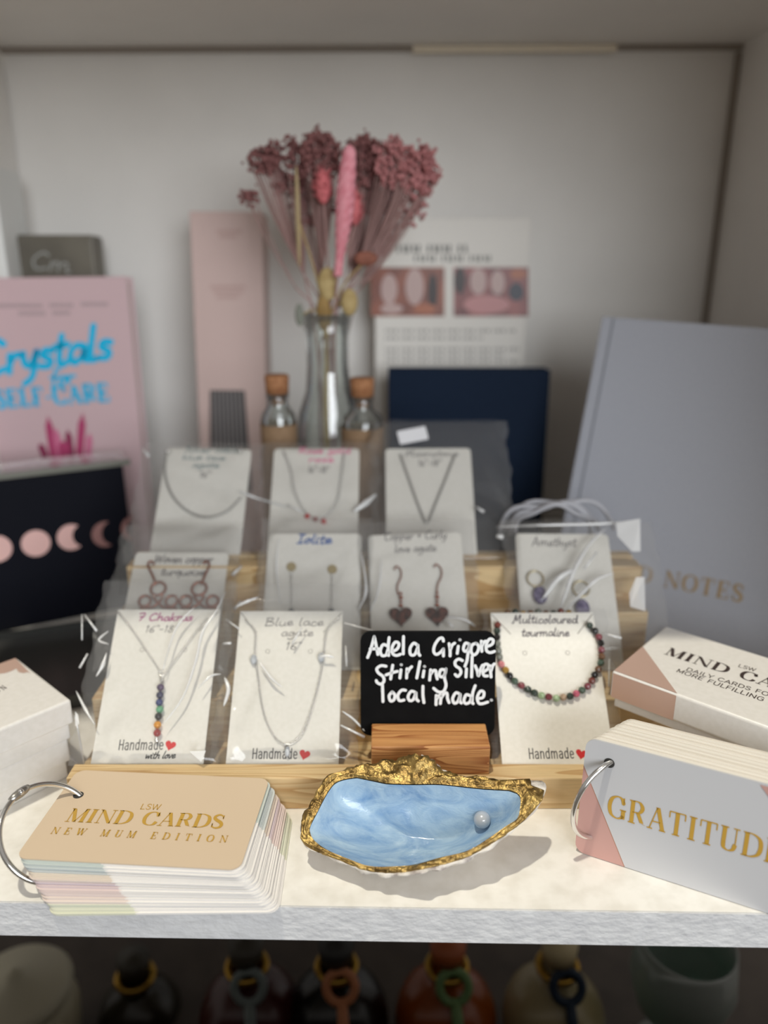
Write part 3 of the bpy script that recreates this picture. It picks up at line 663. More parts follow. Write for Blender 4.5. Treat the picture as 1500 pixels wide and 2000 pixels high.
back_necklace(f_r2, [(553, 880), (568, 920), (575, 960), (598, 1002), (625, 1012), (655, 985), (665, 940), (672, 885)], 'fine chain with small red beads on the pink-lettered card in the back row', [((600, 1008), 0.0018, RED), ((616, 1014), 0.0018, bead_mat('red', (1, 1, 1))), ((632, 1018), 0.002, RED)], SILVER)
back_necklace(f_r3, [(782, 888), (800, 940), (822, 1000), (834, 1020), (850, 985), (888, 890)], 'fine silver chain hanging in a V on the card before the navy book', None, None)

# --- earrings
def iolite(px, pb, label):
    fr = f_io
    root = thing('drop_earring', fr.mat(), label, 'earring', 'gold disc drop earrings')
    top = fr.L3(*px, 0.001); bot = fr.L3(*pb, 0.0014)
    MB().prism([(top.x+0.0031*math.cos(k*math.pi/10), top.y+0.0031*math.sin(k*math.pi/10)) for k in range(20)], 0.0005, 0.0013).build('disc', mat('pale_gold', s2l(205, 190, 150), 0.3, 1.0), root)
    chain([top+Vector((0, -0.003, 0.0003)), (top+bot)/2, bot], 0.0022, 0.0003).build('chain', SILVER, root)
    MB().sphere(bot, 0.0019, 10, 8).build('stone', bead_mat('iolite', s2l(28, 28, 45), 0.15), root)
iolite((569, 1107), (569, 1193), 'gold disc earring with a thin chain and dark drop, nearer the copper loops')
iolite((649, 1112), (647, 1193), 'gold disc earring with a thin chain and dark drop, nearer the copper hearts')
def heart_earring(hook, cx, label):
    fr = f_cu
    root = thing('heart_earring', fr.mat(), label, 'earring', 'copper heart earrings')
    H = 0.002; P = [fr.L3(*p, H) for p in hook]
    MB().tube(crom(P, 6), 0.00045, 8).build('ear_wire', COPPER, root)
    a = fr.L3(cx[0], cx[1]-42, H)
    mb = MB()
    for k in range(4): mb.sphere(fr.L3(cx[0], cx[1]-44+k*8, H), 0.0014 if k % 2 else 0.0010, 10, 8)
    mb.build('wire_wrap', COPPER, root)
    c = fr.L3(*cx, H); s = 0.0072
    poly = [(c.x+s*a, c.y+s*b*0.95) for a, b in heart_poly(36)]
    MB().prism(poly, 0.0006, 0.0034, True).build('heart', nmat('mottled_copper_stone', s2l(52, 34, 32), s2l(130, 78, 66), 330, 4, 0.25, 0.3, pos=(0.4, 0.7)), root, bevel=0.0009)
heart_earring([(770, 1113), (775, 1106), (783, 1114), (783, 1128), (776, 1145), (778, 1162)], (783, 1203), 'copper heart earring behind the chalkboard, the one below the word Copper')
heart_earring([(848, 1108), (853, 1102), (862, 1112), (862, 1126), (855, 1142), (853, 1160)], (854, 1202), 'copper heart earring behind the chalkboard, nearer the bracelet card')
def loop_earring(cx, flip, label):
    fr = f_wo; ox, oy = cx
    root = thing('wire_earring', fr.mat(), label, 'earring', 'looped copper wire earrings')
    H = 0.0018; R = lambda pts: [fr.L3(ox+flip*x, oy+y, H) for x, y in pts]
    MB().tube(crom(R([(-8, -70), (-14, -76), (-20, -68), (-12, -50), (-4, -30)]), 6), 0.0007, 8).build('ear_wire', COPPER, root)
    c = fr.L3(ox, oy-22, H)
    MB().torus(c, 0.0047, 0.0009, seg=22).build('loop', COPPER, root, label='large middle loop')
    for dx in (-26, 26):
        MB().torus(fr.L3(ox+dx, oy+2, H), 0.0037, 0.0009, seg=20).build('loop', COPPER, root)
    MB().tube(crom(R([(-10, -8), (-2, 4), (12, 14), (36, 16)]), 6), 0.0009, 8).build('bottom_wire', COPPER, root)
    MB().tube(crom(R([(10, -8), (2, 4), (-12, 14), (-36, 16)]), 6), 0.0009, 8).build('bottom_wire', COPPER, root)
loop_earring((309, 1172), 1, 'looped copper wire earring above the rainbow pendant, further from the blue-headed card')
loop_earring((389, 1172), -1, 'looped copper wire earring above the rainbow pendant, nearer the blue-headed card')
def amethyst(top, st, label):
    fr = f_am
    root = thing('hoop_earring', fr.mat(), label, 'earring', 'purple stone earrings')
    c = fr.L3(*top, 0.002)
    MB().torus(c, 0.0052, 0.0005, seg=26).build('hoop', mat('pale_gold', (1, 1, 1)), root)
    s = fr.L3(*st, 0.0025)
    MB().sphere(s, 0.0055, 10, 8, (0.85, 1.15, 0.4)).build('stone', nmat('amethyst_stone', s2l(82, 72, 108), s2l(140, 130, 160), 300, 3, 0.15), root)
amethyst((1046, 1130), (1055, 1162), 'gold hoop earring with a purple stone, near the word Amethyst')
amethyst((1135, 1150), (1138, 1188), 'gold hoop earring with a purple stone, behind the top right of the bracelet card')

# --- cellophane sleeves
cello_bag(f_ch, -0.043, 0.039, -0.001, 0.108, 'crinkled clear sleeve over the rainbow pendant card', 3, 0.0065,
    [([(440, 1150), (420, 1196), (396, 1235), (383, 1290), (358, 1360), (318, 1415)], 0.0005), ([(380, 1185), (343, 1228), (318, 1310)], 0.0004), ([(160, 1195), (185, 1228)], 0.0005), ([(155, 1195), (155, 1245)], 0.0004),
     ([(166, 1272), (150, 1300)], 0.0006), ([(208, 1275), (200, 1300), (186, 1320)], 0.0006), ([(143, 1345), (165, 1385), (185, 1415)], 0.0005), ([(430, 1313), (410, 1320), (388, 1345)], 0.0004), ([(212, 1232), (190, 1247), (212, 1258)], 0.0004)],
    facets=[[(370, 1468), (404, 1468), (394, 1489)], [(148, 1390), (156, 1398), (156, 1415), (150, 1420)]])
cello_bag(f_bl, -0.040, 0.041, -0.001, 0.106, 'crinkled clear sleeve over the U-shaped chain card', 8, 0.0055,
    [([(590, 1226), (570, 1258)], 0.0004), ([(505, 1290), (530, 1325), (552, 1342)], 0.00045), ([(672, 1216), (728, 1228)], 0.0005), ([(675, 1260), (677, 1300)], 0.0004), ([(665, 1415), (712, 1437)], 0.0005), ([(668, 1388), (690, 1402), (712, 1425)], 0.0004),
     ([(625, 1282), (640, 1281), (652, 1284)], 0.0005), ([(440, 1206), (467, 1228)], 0.0004), ([(433, 1253), (450, 1254)], 0.0005), ([(505, 1166), (480, 1176), (460, 1185)], 0.0006), ([(437, 1320), (445, 1345), (436, 1378)], 0.0008)])
f_tb = Fr(f_to.o - f_to.N*0.0052, 0, A1, 0.3)
cello_bag(f_tb, -0.036, 0.040, -0.001, 0.092, 'clear sleeve behind and around the bracelet card', 12, 0.0035, [([(1180, 1235), (1215, 1245)], 0.0006), ([(1191, 1285), (1190, 1340)], 0.0004)])
cello_bag(f_wo, -0.043, 0.038, 0.0, 0.102, 'clear sleeve over the looped copper earrings', 21, 0.006, [([(470, 1100), (452, 1118)], 0.0008), ([(455, 1185), (470, 1170)], 0.001)])
cello_bag(f_io, -0.036, 0.038, 0.0, 0.100, 'clear sleeve over the blue-headed earring card', 25, 0.005, [([(706, 1080), (715, 1150), (700, 1190)], 0.0006), ([(545, 1050), (540, 1110), (548, 1180)], 0.0003)])
cello_bag(f_cu, -0.038, 0.039, 0.0, 0.098, 'clear sleeve over the copper heart earrings', 29, 0.006, [([(870, 1205), (905, 1210), (930, 1222)], 0.0006), ([(872, 1212), (885, 1226)], 0.0006), ([(745, 1090), (740, 1150), (722, 1195)], 0.0004)])
cello_bag(f_am, -0.039, 0.062, 0.0, 0.098, 'large crinkled clear bag over the purple stone earrings', 33, 0.008,
    [([(1185, 1030), (1150, 1065), (1122, 1112), (1108, 1150), (1092, 1195)], 0.0009), ([(1200, 1120), (1168, 1130), (1140, 1155), (1102, 1195)], 0.0006), ([(1122, 1112), (1090, 1130), (1060, 1170)], 0.0012), ([(1165, 1080), (1140, 1112)], 0.0006), ([(972, 1040), (985, 1042)], 0.0014), ([(970, 1022), (1060, 1024), (1170, 1020), (1250, 1012)], 0.0006)],
    facets=[[(1202, 1022), (1248, 1016), (1250, 1078), (1232, 1080), (1205, 1048)], [(1228, 1160), (1240, 1130), (1258, 1128), (1258, 1196), (1230, 1186)]])
cello_bag(f_r1, -0.048, 0.040, 0.0, 0.094, 'clear sleeve over the leftmost back row card', 41, 0.006, [([(275, 870), (290, 890)], 0.001), ([(465, 958), (500, 968), (560, 985)], 0.0006)])
cello_bag(f_r2, -0.040, 0.045, 0.0, 0.094, 'clear sleeve over the pink-lettered card', 47, 0.006, [([(735, 960), (715, 980), (690, 1000)], 0.0012), ([(560, 985), (590, 1000)], 0.0005)])
cello_bag(f_r3, -0.042, 0.058, 0.0, 0.112, 'wide clear sleeve standing against the navy book', 52, 0.006, [([(930, 990), (945, 1000)], 0.0008)])
t = thing('price_sticker', f_r3.mat(), 'small blank white sticker on the sleeve above the back row right card', 'sticker')
u, v = f_r3.L(806, 850, 0.0075); c, s_ = math.cos(rad(12)), math.sin(rad(12))
MB().prism([(u+c*a-s_*b, v+s_*a+c*b) for a, b in rrect(-0.0105, -0.0055, 0.0105, 0.0055, 0.001)], 0.0072, 0.0076).build('label_paper', mat('white_paper', s2l(232, 232, 236), .6), t)

# coil of white cord behind the amethyst bag
t = thing('cord_coil', Vector((0.135, 0.5, 0.085)), 'loose coil of white cord behind the crinkled bag, against the grey box', 'cord')
cr = random.Random(4)
for k in range(4):
    pts = []
    c0 = on_y(1085+cr.uniform(-14, 14), 1040, 0.5)-Vector((0.135, 0.5, 0.085)); rx = 0.026+0.004*k; rz = 0.020+0.003*cr.random()
    for i in range(25):
        a = math.pi*i/24; pts.append(c0+Vector((rx*math.cos(a), -0.004+0.003*k+0.002*math.sin(3*a), rz*math.sin(a)+0.002*math.sin(5*a+k))))
    MB().tube(pts, 0.0016, 8).build('strand', mat('white_cord', s2l(178, 178, 184), .5), t)

# ------------------------------------------------------------------ chalkboard sign
def chalkboard():
    fr = Fr((on_y(835, 1440, 0.3665).x, 0.3665, 0.029), 0, 78)
    root = thing('chalkboard_sign', fr.mat(), 'small black chalkboard with white handwriting slotted into a wooden block', 'sign')
    M0 = fr.mat().inverted()
    w, hh = 0.0742, 0.0588
    MB().prism(rrect(-w/2, 0, w/2, hh, 0.0055, 6), -0.0030, 0).build('board', nmat('chalkboard_black', s2l(8, 8, 9), s2l(14, 14, 15), 60, 3, 0.6, Specular_IOR_Level=0.08), root, bevel=0.0005)
    q = P5(690, 1210, 5)
    S = [[(140,370),(172,285),(205,165)],[(205,165),(225,260),(240,340)],[(165,285),(245,285)],
     [(330,255),(290,245),(265,300),(280,350),(320,345),(335,300)],[(350,175),(342,260),(345,350)],
     [(375,315),(430,285),(445,235),(410,220),(380,270),(385,330),(420,350),(460,338)],[(490,165),(488,335)],
     [(625,250),(590,230),(555,280),(560,340),(600,340),(630,270)],[(630,250),(635,320),(650,350)],
     [(880,210),(870,180),(835,190),(795,250),(785,310),(810,340),(850,320),(880,285)],[(880,285),(880,355)],
     [(935,235),(945,300),(945,355)],[(945,300),(965,250),(990,230)],[(1025,260),(1015,330)],[(1040,197),(1042,198)],
     [(1130,240),(1095,230),(1075,280),(1090,310),(1120,290),(1135,240)],[(1135,240),(1120,330),(1110,400),(1090,455)],
     [(1200,230),(1160,250),(1150,310),(1175,345),(1210,320),(1225,265),(1200,230)],[(1250,210),(1255,310)],[(1255,260),(1275,220),(1295,210)],
     [(1300,265),(1355,240),(1365,200),(1330,190),(1300,240),(1300,300),(1335,322),(1378,310)],
     [(320,455),(270,450),(230,480),(245,520),(290,555),(300,600),(270,630),(235,615),(225,595)],[(385,445),(375,510),(365,580)],[(320,540),(375,520),(430,505)],
     [(465,490),(455,570)],[(468,440),(470,441)],[(525,480),(520,570)],[(522,530),(550,480),(570,460)],[(650,410),(635,490),(620,570)],[(690,500),(680,560)],[(695,457),(697,458)],
     [(755,490),(745,590)],[(750,540),(780,500),(805,500),(810,540),(820,580)],[(890,490),(855,490),(840,540),(865,560),(895,530),(905,480)],[(905,480),(890,560),(905,640),(880,700),(830,705),(785,670)],
     [(1065,400),(1030,385),(995,410),(1000,450),(1040,480),(1050,520),(1020,555),(995,535)],[(1105,480),(1100,560)],[(1160,360),(1155,560)],[(1190,450),(1210,500),(1222,550),(1240,490),(1262,445)],
     [(1270,510),(1315,480),(1315,440),(1280,440),(1265,490),(1275,545),(1310,550)],[(1335,450),(1345,560)],[(1345,500),(1362,450),(1378,432)],
     [(285,640),(290,800)],[(380,705),(350,745),(365,795),(398,780),(405,735),(380,705)],[(510,690),(470,690),(435,740),(450,790),(495,785)],
     [(605,710),(565,700),(535,750),(550,790),(585,780),(610,720)],[(612,715),(615,770),(635,795)],[(680,650),(680,740),(690,810)],
     [(810,740),(808,830)],[(810,780),(835,745),(855,740),(850,820)],[(855,770),(890,720),(915,720),(920,770),(935,810)],
     [(1035,725),(1000,715),(970,770),(985,815),(1020,800),(1045,730)],[(1045,735),(1040,790),(1055,815)],
     [(1135,740),(1100,735),(1080,790),(1100,820),(1140,800),(1155,740)],[(1190,645),(1165,720),(1160,800),(1170,820)],
     [(1210,770),(1265,760),(1275,710),(1240,700),(1210,760),(1225,815),(1260,820),(1312,805)],[(1347,785),(1349,786)]]
    mb = MB()
    for st in S:
        P = [Vector(fr.L(*q(*p))) for p in st]
        ribbon(mb, crom(P, 6), 0.00165, lambda a, b: (a, b), 0.0002)
    mb.build('chalk_writing', mat('white_chalk_pen', s2l(232, 234, 236), 0.7), root)
    # block
    x0 = on_y(725, 1459, 0.345).x; x1 = on_y(958, 1459, 0.345).x
    prof = [(0.345, 0.0199), (0.383, 0.0199), (0.383, 0.036), (0.3735, 0.0365), (0.3715, 0.0285), (0.3655, 0.0285), (0.3665, 0.0368), (0.345, 0.0368)]
    mb = MB(); n = len(prof)
    vs = [M0 @ Vector((x, a, min(b, 0.0372))) for x in (x0, x1) for a, b in prof]
    mb.add(vs, [(0, 7, 6, 5), (0, 5, 4, 1), (1, 4, 3, 2), (8, 13, 14, 15), (8, 9, 12, 13), (9, 10, 11, 12)]+[(i, (i+1) % n, n+(i+1) % n, n+i) for i in range(n)])
    mb2 = MB(); vs2 = [fr.mat() @ Vector(p) for p in mb.v]
    o = MB(); c = Vector(((x0+x1)/2, 0.362, 0.028))
    o.add([p-c for p in vs2], mb.f)
    o.build('wooden_block', BLOCK, root, M=M0 @ Matrix.Translation(c), bevel=0.0006)
chalkboard()

# ------------------------------------------------------------------ oyster shell dish
def oyster():
    q = P5(580, 1450, 2.885)
    inner = [(75,470),(110,400),(180,270),(240,215),(370,195),(430,215),(500,230),(640,235),(800,235),(950,250),(1100,265),(1200,270),(1255,300),(1257,370),(1240,430),(1180,470),(1080,540),(960,610),(800,650),(650,690),(500,700),(400,695),(300,660),(180,610),(100,555),(75,510)]
    outer = [(25,440),(30,390),(75,350),(105,280),(160,205),(240,165),(330,125),(430,112),(520,100),(610,78),(700,60),(780,95),(840,150),(960,185),(1080,190),(1200,213),(1290,210),(1375,198),(1402,225),(1392,290),(1360,350),(1280,430),(1200,500),(1080,590),(960,650),(850,690),(700,720),(600,738),(480,740),(350,712),(220,650),(120,610),(40,565),(25,505)]
    zf = lambda x, y: 0.0352+0.0000085*x-0.0000355*y
    inner = [(x, y, zf(x, y)) for x, y in inner]; outer = [(x, y, zf(x, y)+(0.004*max(0, 1-abs(x-700)/160))) for x, y in outer]
    def loop(L, n=128, c=(650, 450)):
        P = [on_z(*q(x, y), z) for x, y, z in L]
        C = crom(P, 10, True)
        cen = on_z(*q(*c), 0.013)
        A = sorted((math.atan2(p.y-cen.y, p.x-cen.x), p) for p in C)
        ang = [a for a, _ in A]; out = []
        for k in range(n):
            t = -math.pi+2*math.pi*(k+0.5)/n
            j = next((i for i, a in enumerate(ang) if a >= t), 0)
            a0, p0 = A[j-1]; a1, p1 = A[j]
            d = (a1-a0) % (2*math.pi); f = ((t-a0) % (2*math.pi))/d if d > 1e-9 else 0
            out.append(p0.lerp(p1, min(max(f, 0), 1)))
        return out, cen
    N = 220
    I, cen = loop(inner, N); O, _ = loop(outer, N)
    base = Vector((cen.x+0.004, cen.y+0.004, 0)); B0 = base
    root = thing('oyster_shell_dish', B0, 'blue painted oyster shell trinket dish with a gilded ruffled rim, before the wooden block', 'trinket dish')
    rnd = random.Random(2)
    ph = [rnd.uniform(0, 6.28) for _ in range(12)]
    # blue bowl
    rings = []; fl = Vector((cen.x+0.002, cen.y-0.002, 0.0045)); M = 24
    for m in range(M+1):
        s = m/M                                  # 0 at rim
        ring = []
        for k, p in enumerate(I):
            t = s; w = 1-t
            ux, uy = p.x-cen.x, p.y-cen.y; ul = math.hypot(ux, uy)
            und = 0.0042*max(0, min(1, uy/0.008))*math.sin(math.pi*min(1, s*2.2))
            x = fl.x+(p.x-fl.x)*w+ux/ul*und; y = fl.y+(p.y-fl.y)*w+uy/ul*und
            prof = 1-(1-w**2.6)
            z = fl.z+(p.z-0.0006-fl.z)*prof
            z += 0.00025*math.sin(x*420+ph[0])*math.sin(y*380+ph[1])*math.sin(math.pi*s)
            ring.append(Vector((x, y, z))-B0)
        rings.append(ring)
    vs = [p for r in rings for p in r]
    fs = [(m*N+k, m*N+(k+1) % N, (m+1)*N+(k+1) % N, (m+1)*N+k) for m in range(M) for k in range(N)]
    blue = nmat('blue_resin', s2l(112, 150, 192), s2l(178, 202, 220), 60, 12, 0.16, stretch=(0.5, 1.2, 1), pos=(0.30, 0.60), bump=0.0006, bscale=120)
    for nd in blue.node_tree.nodes:
        if nd.type == 'TEX_NOISE': nd.inputs['Distortion'].default_value = 1.4; nd.inputs['Roughness'].default_value = 0.62
    b = blue.node_tree.nodes['Principled BSDF']; b.inputs['Coat Weight'].default_value = 0.6; b.inputs['Coat Roughness'].default_value = 0.05
    rings_in = rings
    mb = MB(); mb.add(vs, fs, True); mb.build('blue_lining', blue, root, label='pale blue marbled glossy lining')
    # golden rim
    rings = []; K = 9
    for m in range(K+1):
        s = m/K; ring = []
        for k in range(N):
            gk = 0.66+0.34*max(0, min(1, max((I[k].y-cen.y+0.006)/0.012, (abs(I[k].x-cen.x-0.004)-0.030)/0.012)))
            p = I[k].lerp(O[k], s*gk); wdt = (O[k]-I[k]).length*gk
            a = 2*math.pi*k/N
            back = max(0, min(1, (p.y-cen.y)/0.02))
            z = p.z + min(0.0022, 0.10*wdt)*math.sin(math.pi*s)*(0.7+0.25*math.sin(a*11+ph[2]+s*3))
            z += (0.0002+0.0009*back)*math.sin(s*11+a*3+1.6*math.sin(a*7+ph[3]))*min(1, wdt/0.006)*min(1, 4*s)
            nz = mnoise.noise(Vector((p.x*160, p.y*160, s*4))); nz2 = mnoise.noise(Vector((p.x*420, p.y*420, s*9+5)))
            z += (0.0016*nz+0.0010*nz2)*min(1, wdt/0.006)*min(1, 3*s)
            rr = (0.0009*nz2+0.0007*nz)*s
            d = Vector((p.x-cen.x, p.y-cen.y, 0)); d.normalize()
            ring.append(Vector((p.x, p.y, z))+d*rr-B0)
        rings.append(ring)
    lip = [p+Vector((0, 0, -0.0010)) for p in rings[-1]]
    brim = [O[k]-B0+Vector((0.0005*math.sin(k*0.9), 0.0005*math.cos(k*0.7), -0.0016+0.0006*math.sin(k*0.55))) for k in range(N)]
    rings2 = rings+[lip]
    vs = [p for r in rings2 for p in r]
    fs = [(m*N+k, m*N+(k+1) % N, (m+1)*N+(k+1) % N, (m+1)*N+k) for m in range(len(rings2)-1) for k in range(N)]
    gold = nmat('gold_leaf', s2l(190, 160, 98), s2l(122, 98, 58), 160, 5, 0.34, 0.85, bump=0.0012, bscale=340)
    mb = MB(); mb.add(vs, fs, True); mb.build('gilded_rim', gold, root, label='ruffled gold leaf rim')
    # outside of the shell
    rings = [lip, brim]; S = 10
    for m in range(1, S+1):
        s = m/S; ring = []
        for k in range(N):
            p = brim[k]+B0; f = 1-0.62*s**1.1
            z = (p.z)*(1-s)**1.3 + 0.0002
            a = 2*math.pi*k/N
            wob = 0.0007*math.sin(s*24+a*5+math.sin(a*11))*math.sin(math.pi*min(1, s*1.2))
            q_ = Vector((base.x+(p.x-base.x)*(f), base.y+(p.y-base.y)*(f), max(0.0001, z+wob)))
            ring.append(q_-B0)
        rings.append(ring)
    vs = [p for r in rings for p in r]; vs.append(Vector((0, 0, 0.0001)))
    fs = [(m*N+k, m*N+(k+1) % N, (m+1)*N+(k+1) % N, (m+1)*N+k) for m in range(S+1) for k in range(N)]
    fs += [((S+1)*N+k, (S+1)*N+(k+1) % N, len(vs)-1) for k in range(N)]
    mb = MB(); mb.add(vs, fs, True); mb.build('shell', nmat('oyster_shell_outside', s2l(222, 214, 204), s2l(130, 112, 110), 170, 5, 0.5, bump=0.0008, bscale=220, pos=(0.5, 0.72)), root, label='rough grey and white outside')
    # pearl
    tgt = ray(938, 1612).normalized()
    near = min((p+B0 for r in rings_in for p in r), key=lambda p: ((p-CAM)-tgt*(p-CAM).dot(tgt)).length)
    pc = near + Vector((0, -0.0003, 0.0040))
    o = MB().sphere((0, 0, 0), 0.0042, 24, 16).build('pearl', mat('pearl', s2l(190, 192, 196), 0.22, 0.15, Coat_Weight=0.8, Coat_Roughness=0.08), M=Matrix.Translation(pc))
    tag(o, 'single grey-white pearl lying in the blue shell dish', 'pearl')
oyster()

# ------------------------------------------------------------------ ring-bound card decks
def binder_ring(c, n, R, label, name='binder_ring', hinge=None, parent_M=None, r=0.00135):
    n = Vector(n).normalized(); a = n.cross(Vector((0, 0, 1))).normalized(); b = n.cross(a)
    pts = [Vector(c)+(a*math.cos(t)+b*math.sin(t))*R for t in [2*math.pi*k/72 for k in range(72)]]
    return pts
def split_mat(name, c1, c2, a, b, c, line=None):
    """c1 where a*x+b*y+c>0 in object space else c2"""
    if name in MATS: return MATS[name]
    m = mat(name, c1, 0.45); nt = m.node_tree; bs = nt.nodes['Principled BSDF']
    tc = nt.nodes.new('ShaderNodeTexCoord'); dp = nt.nodes.new('ShaderNodeVectorMath'); dp.operation = 'DOT_PRODUCT'; dp.inputs[1].default_value = (a, b, 0)
    nt.links.new(tc.outputs['Object'], dp.inputs[0])
    ad_ = nt.nodes.new('ShaderNodeMath'); ad_.operation = 'ADD'; ad_.inputs[1].default_value = c; nt.links.new(dp.outputs['Value'], ad_.inputs[0])
    g = nt.nodes.new('ShaderNodeMath'); g.operation = 'GREATER_THAN'; g.inputs[1].default_value = 0; nt.links.new(ad_.outputs[0], g.inputs[0])
    mx = nt.nodes.new('ShaderNodeMix'); mx.data_type = 'RGBA'; mx.inputs[6].default_value = (*c2, 1); mx.inputs[7].default_value = (*c1, 1)
    nt.links.new(g.outputs[0], mx.inputs[0])
    src = mx.outputs[2]
    if line:
        ab = nt.nodes.new('ShaderNodeMath'); ab.operation = 'ABSOLUTE'; nt.links.new(ad_.outputs[0], ab.inputs[0])
        l = nt.nodes.new('ShaderNodeMath'); l.operation = 'LESS_THAN'; l.inputs[1].default_value = line[1]; nt.links.new(ab.outputs[0], l.inputs[0])
        m3 = nt.nodes.new('ShaderNodeMix'); m3.data_type = 'RGBA'; m3.inputs[7].default_value = (*line[0], 1)
        nt.links.new(l.outputs[0], m3.inputs[0]); nt.links.new(src, m3.inputs[6]); src = m3.outputs[2]
    nt.links.new(src, bs.inputs['Base Color']); return m
def mind_deck():
    W, D = 0.1035, 0.0635
    n = 34; th = 0.00054
    bot = Vector((-0.0990, 0.2718, 0)); top = Vector((-0.1160, 0.2790, 0))
    root = thing('ring_bound_card_deck', Vector((-0.1, 0.30, 0)), 'fanned deck of pastel ring-bound cards with gold serif title, at the shelf front left', 'card deck')
    cols = [(212, 212, 184), (214, 214, 190), (208, 210, 186), (226, 208, 196), (226, 206, 194), (222, 200, 192), (222, 196, 190), (214, 190, 190), (206, 186, 192), (216, 196, 182), (222, 204, 182), (196, 202, 200), (184, 192, 192), (180, 190, 186), (192, 202, 194)]
    R0 = Vector((-0.1, 0.30, 0))
    for k in range(n):
        s = k/(n-1); z = 0.0002+k*(th+0.00010)
        c = bot.lerp(top, s**1.0); yaw = rad(0.8-4.8*s)
        jx = 0.0003*math.sin(k*2.3); jy = (0.00045*math.sin(k*4.1)*math.sin(k*1.3) if k < n-1 else 0); M = Matrix.Translation(Vector((c.x+jx+jy, c.y+jy, z))-R0) @ Matrix.Rotation(yaw, 4, 'Z')
        last = k == n-1
        ci = cols[min(len(cols)-1, int(s*len(cols)))]
        m = mat('peach_cover', s2l(214, 192, 165), 0.45) if last else split_mat('pastel_card_%d' % min(len(cols)-1, int(s*len(cols))), s2l(*[int(c*0.72+232*0.28) for c in ci]), s2l(236, 232, 228), -0.5, 1.0, -0.006)
        MB().prism(rrect(-W/2, 0, W/2, D, 0.005, 5), 0, th).build('card', m, root, M=M, label='peach cover card with gold title' if last else None)
        if last:
            fr = Fr((c.x, c.y, z+th), math.degrees(yaw), 0)
            TM = Matrix.Translation(-R0) @ fr.mat()
            px_text(fr, 'MIND CARDS', SF, (125.5, 1604.5), (434, 1618), (138, 1579.5), h=0.00015, thin=0.045, thick=0.2, track=0.03).build('title', GOLD_FOIL, root, M=TM)
            px_text(fr, 'NEW MUM EDITION', SF, (97.6, 1628.5), (442, 1645.8), (105, 1616), h=0.00015, thin=0.07, thick=0.2, track=0.75).build('subtitle', GOLD_FOIL, root, M=TM)
            px_text(fr, 'LSW', SC_CAPS, (273, 1580.4), (311, 1581.6), (277.5, 1570.5), h=0.00015, w=0.10, track=0.12).build('monogram', GOLD_FOIL, root, M=TM)
            hu, hv = fr.L(153, 1553)
            MB().prism([(hu+0.0026*math.cos(k*math.pi/10), hv+0.0026*math.sin(k*math.pi/10)) for k in range(20)], 0.00005, 0.00016).build('punched_hole', mat('hole_dark', (0.03, 0.028, 0.026), 0.8), root, M=TM)
    pts = binder_ring([-0.1607, 0.3036, 0.0183], [0.6569, -0.285, 0.698], 0.0235, '')
    rg = MB().tube([p-R0 for p in pts], 0.00135, 12, closed=True).build('binder_ring', STEEL, root, label='steel hinged ring')
    hp = min(pts, key=lambda p: (Vector(((750+FPX*(p-CAM).dot(RT)/(p-CAM).dot(FW))-38, (1000-FPX*(p-CAM).dot(UPV)/(p-CAM).dot(FW))-1547))).length)
    i = pts.index(hp); d = (pts[(i+1) % 72]-pts[i-1]).normalized()
    MB().tube([hp-d*0.0055-R0, hp-d*0.003-R0, hp-R0, hp+d*0.003-R0, hp+d*0.0055-R0], [0.0014, 0.0021, 0.0023, 0.0021, 0.0014], 12).build('hinge', mat('brushed_steel', (0.45, 0.43, 0.40), 0.35, 1.0), rg)
    nn = Vector([0.6569, -0.285, 0.698]).normalized()
    MB().sphere(hp+nn*0.0018-R0, 0.0015, 12, 8).build('rivet', STEEL, rg)
mind_deck()

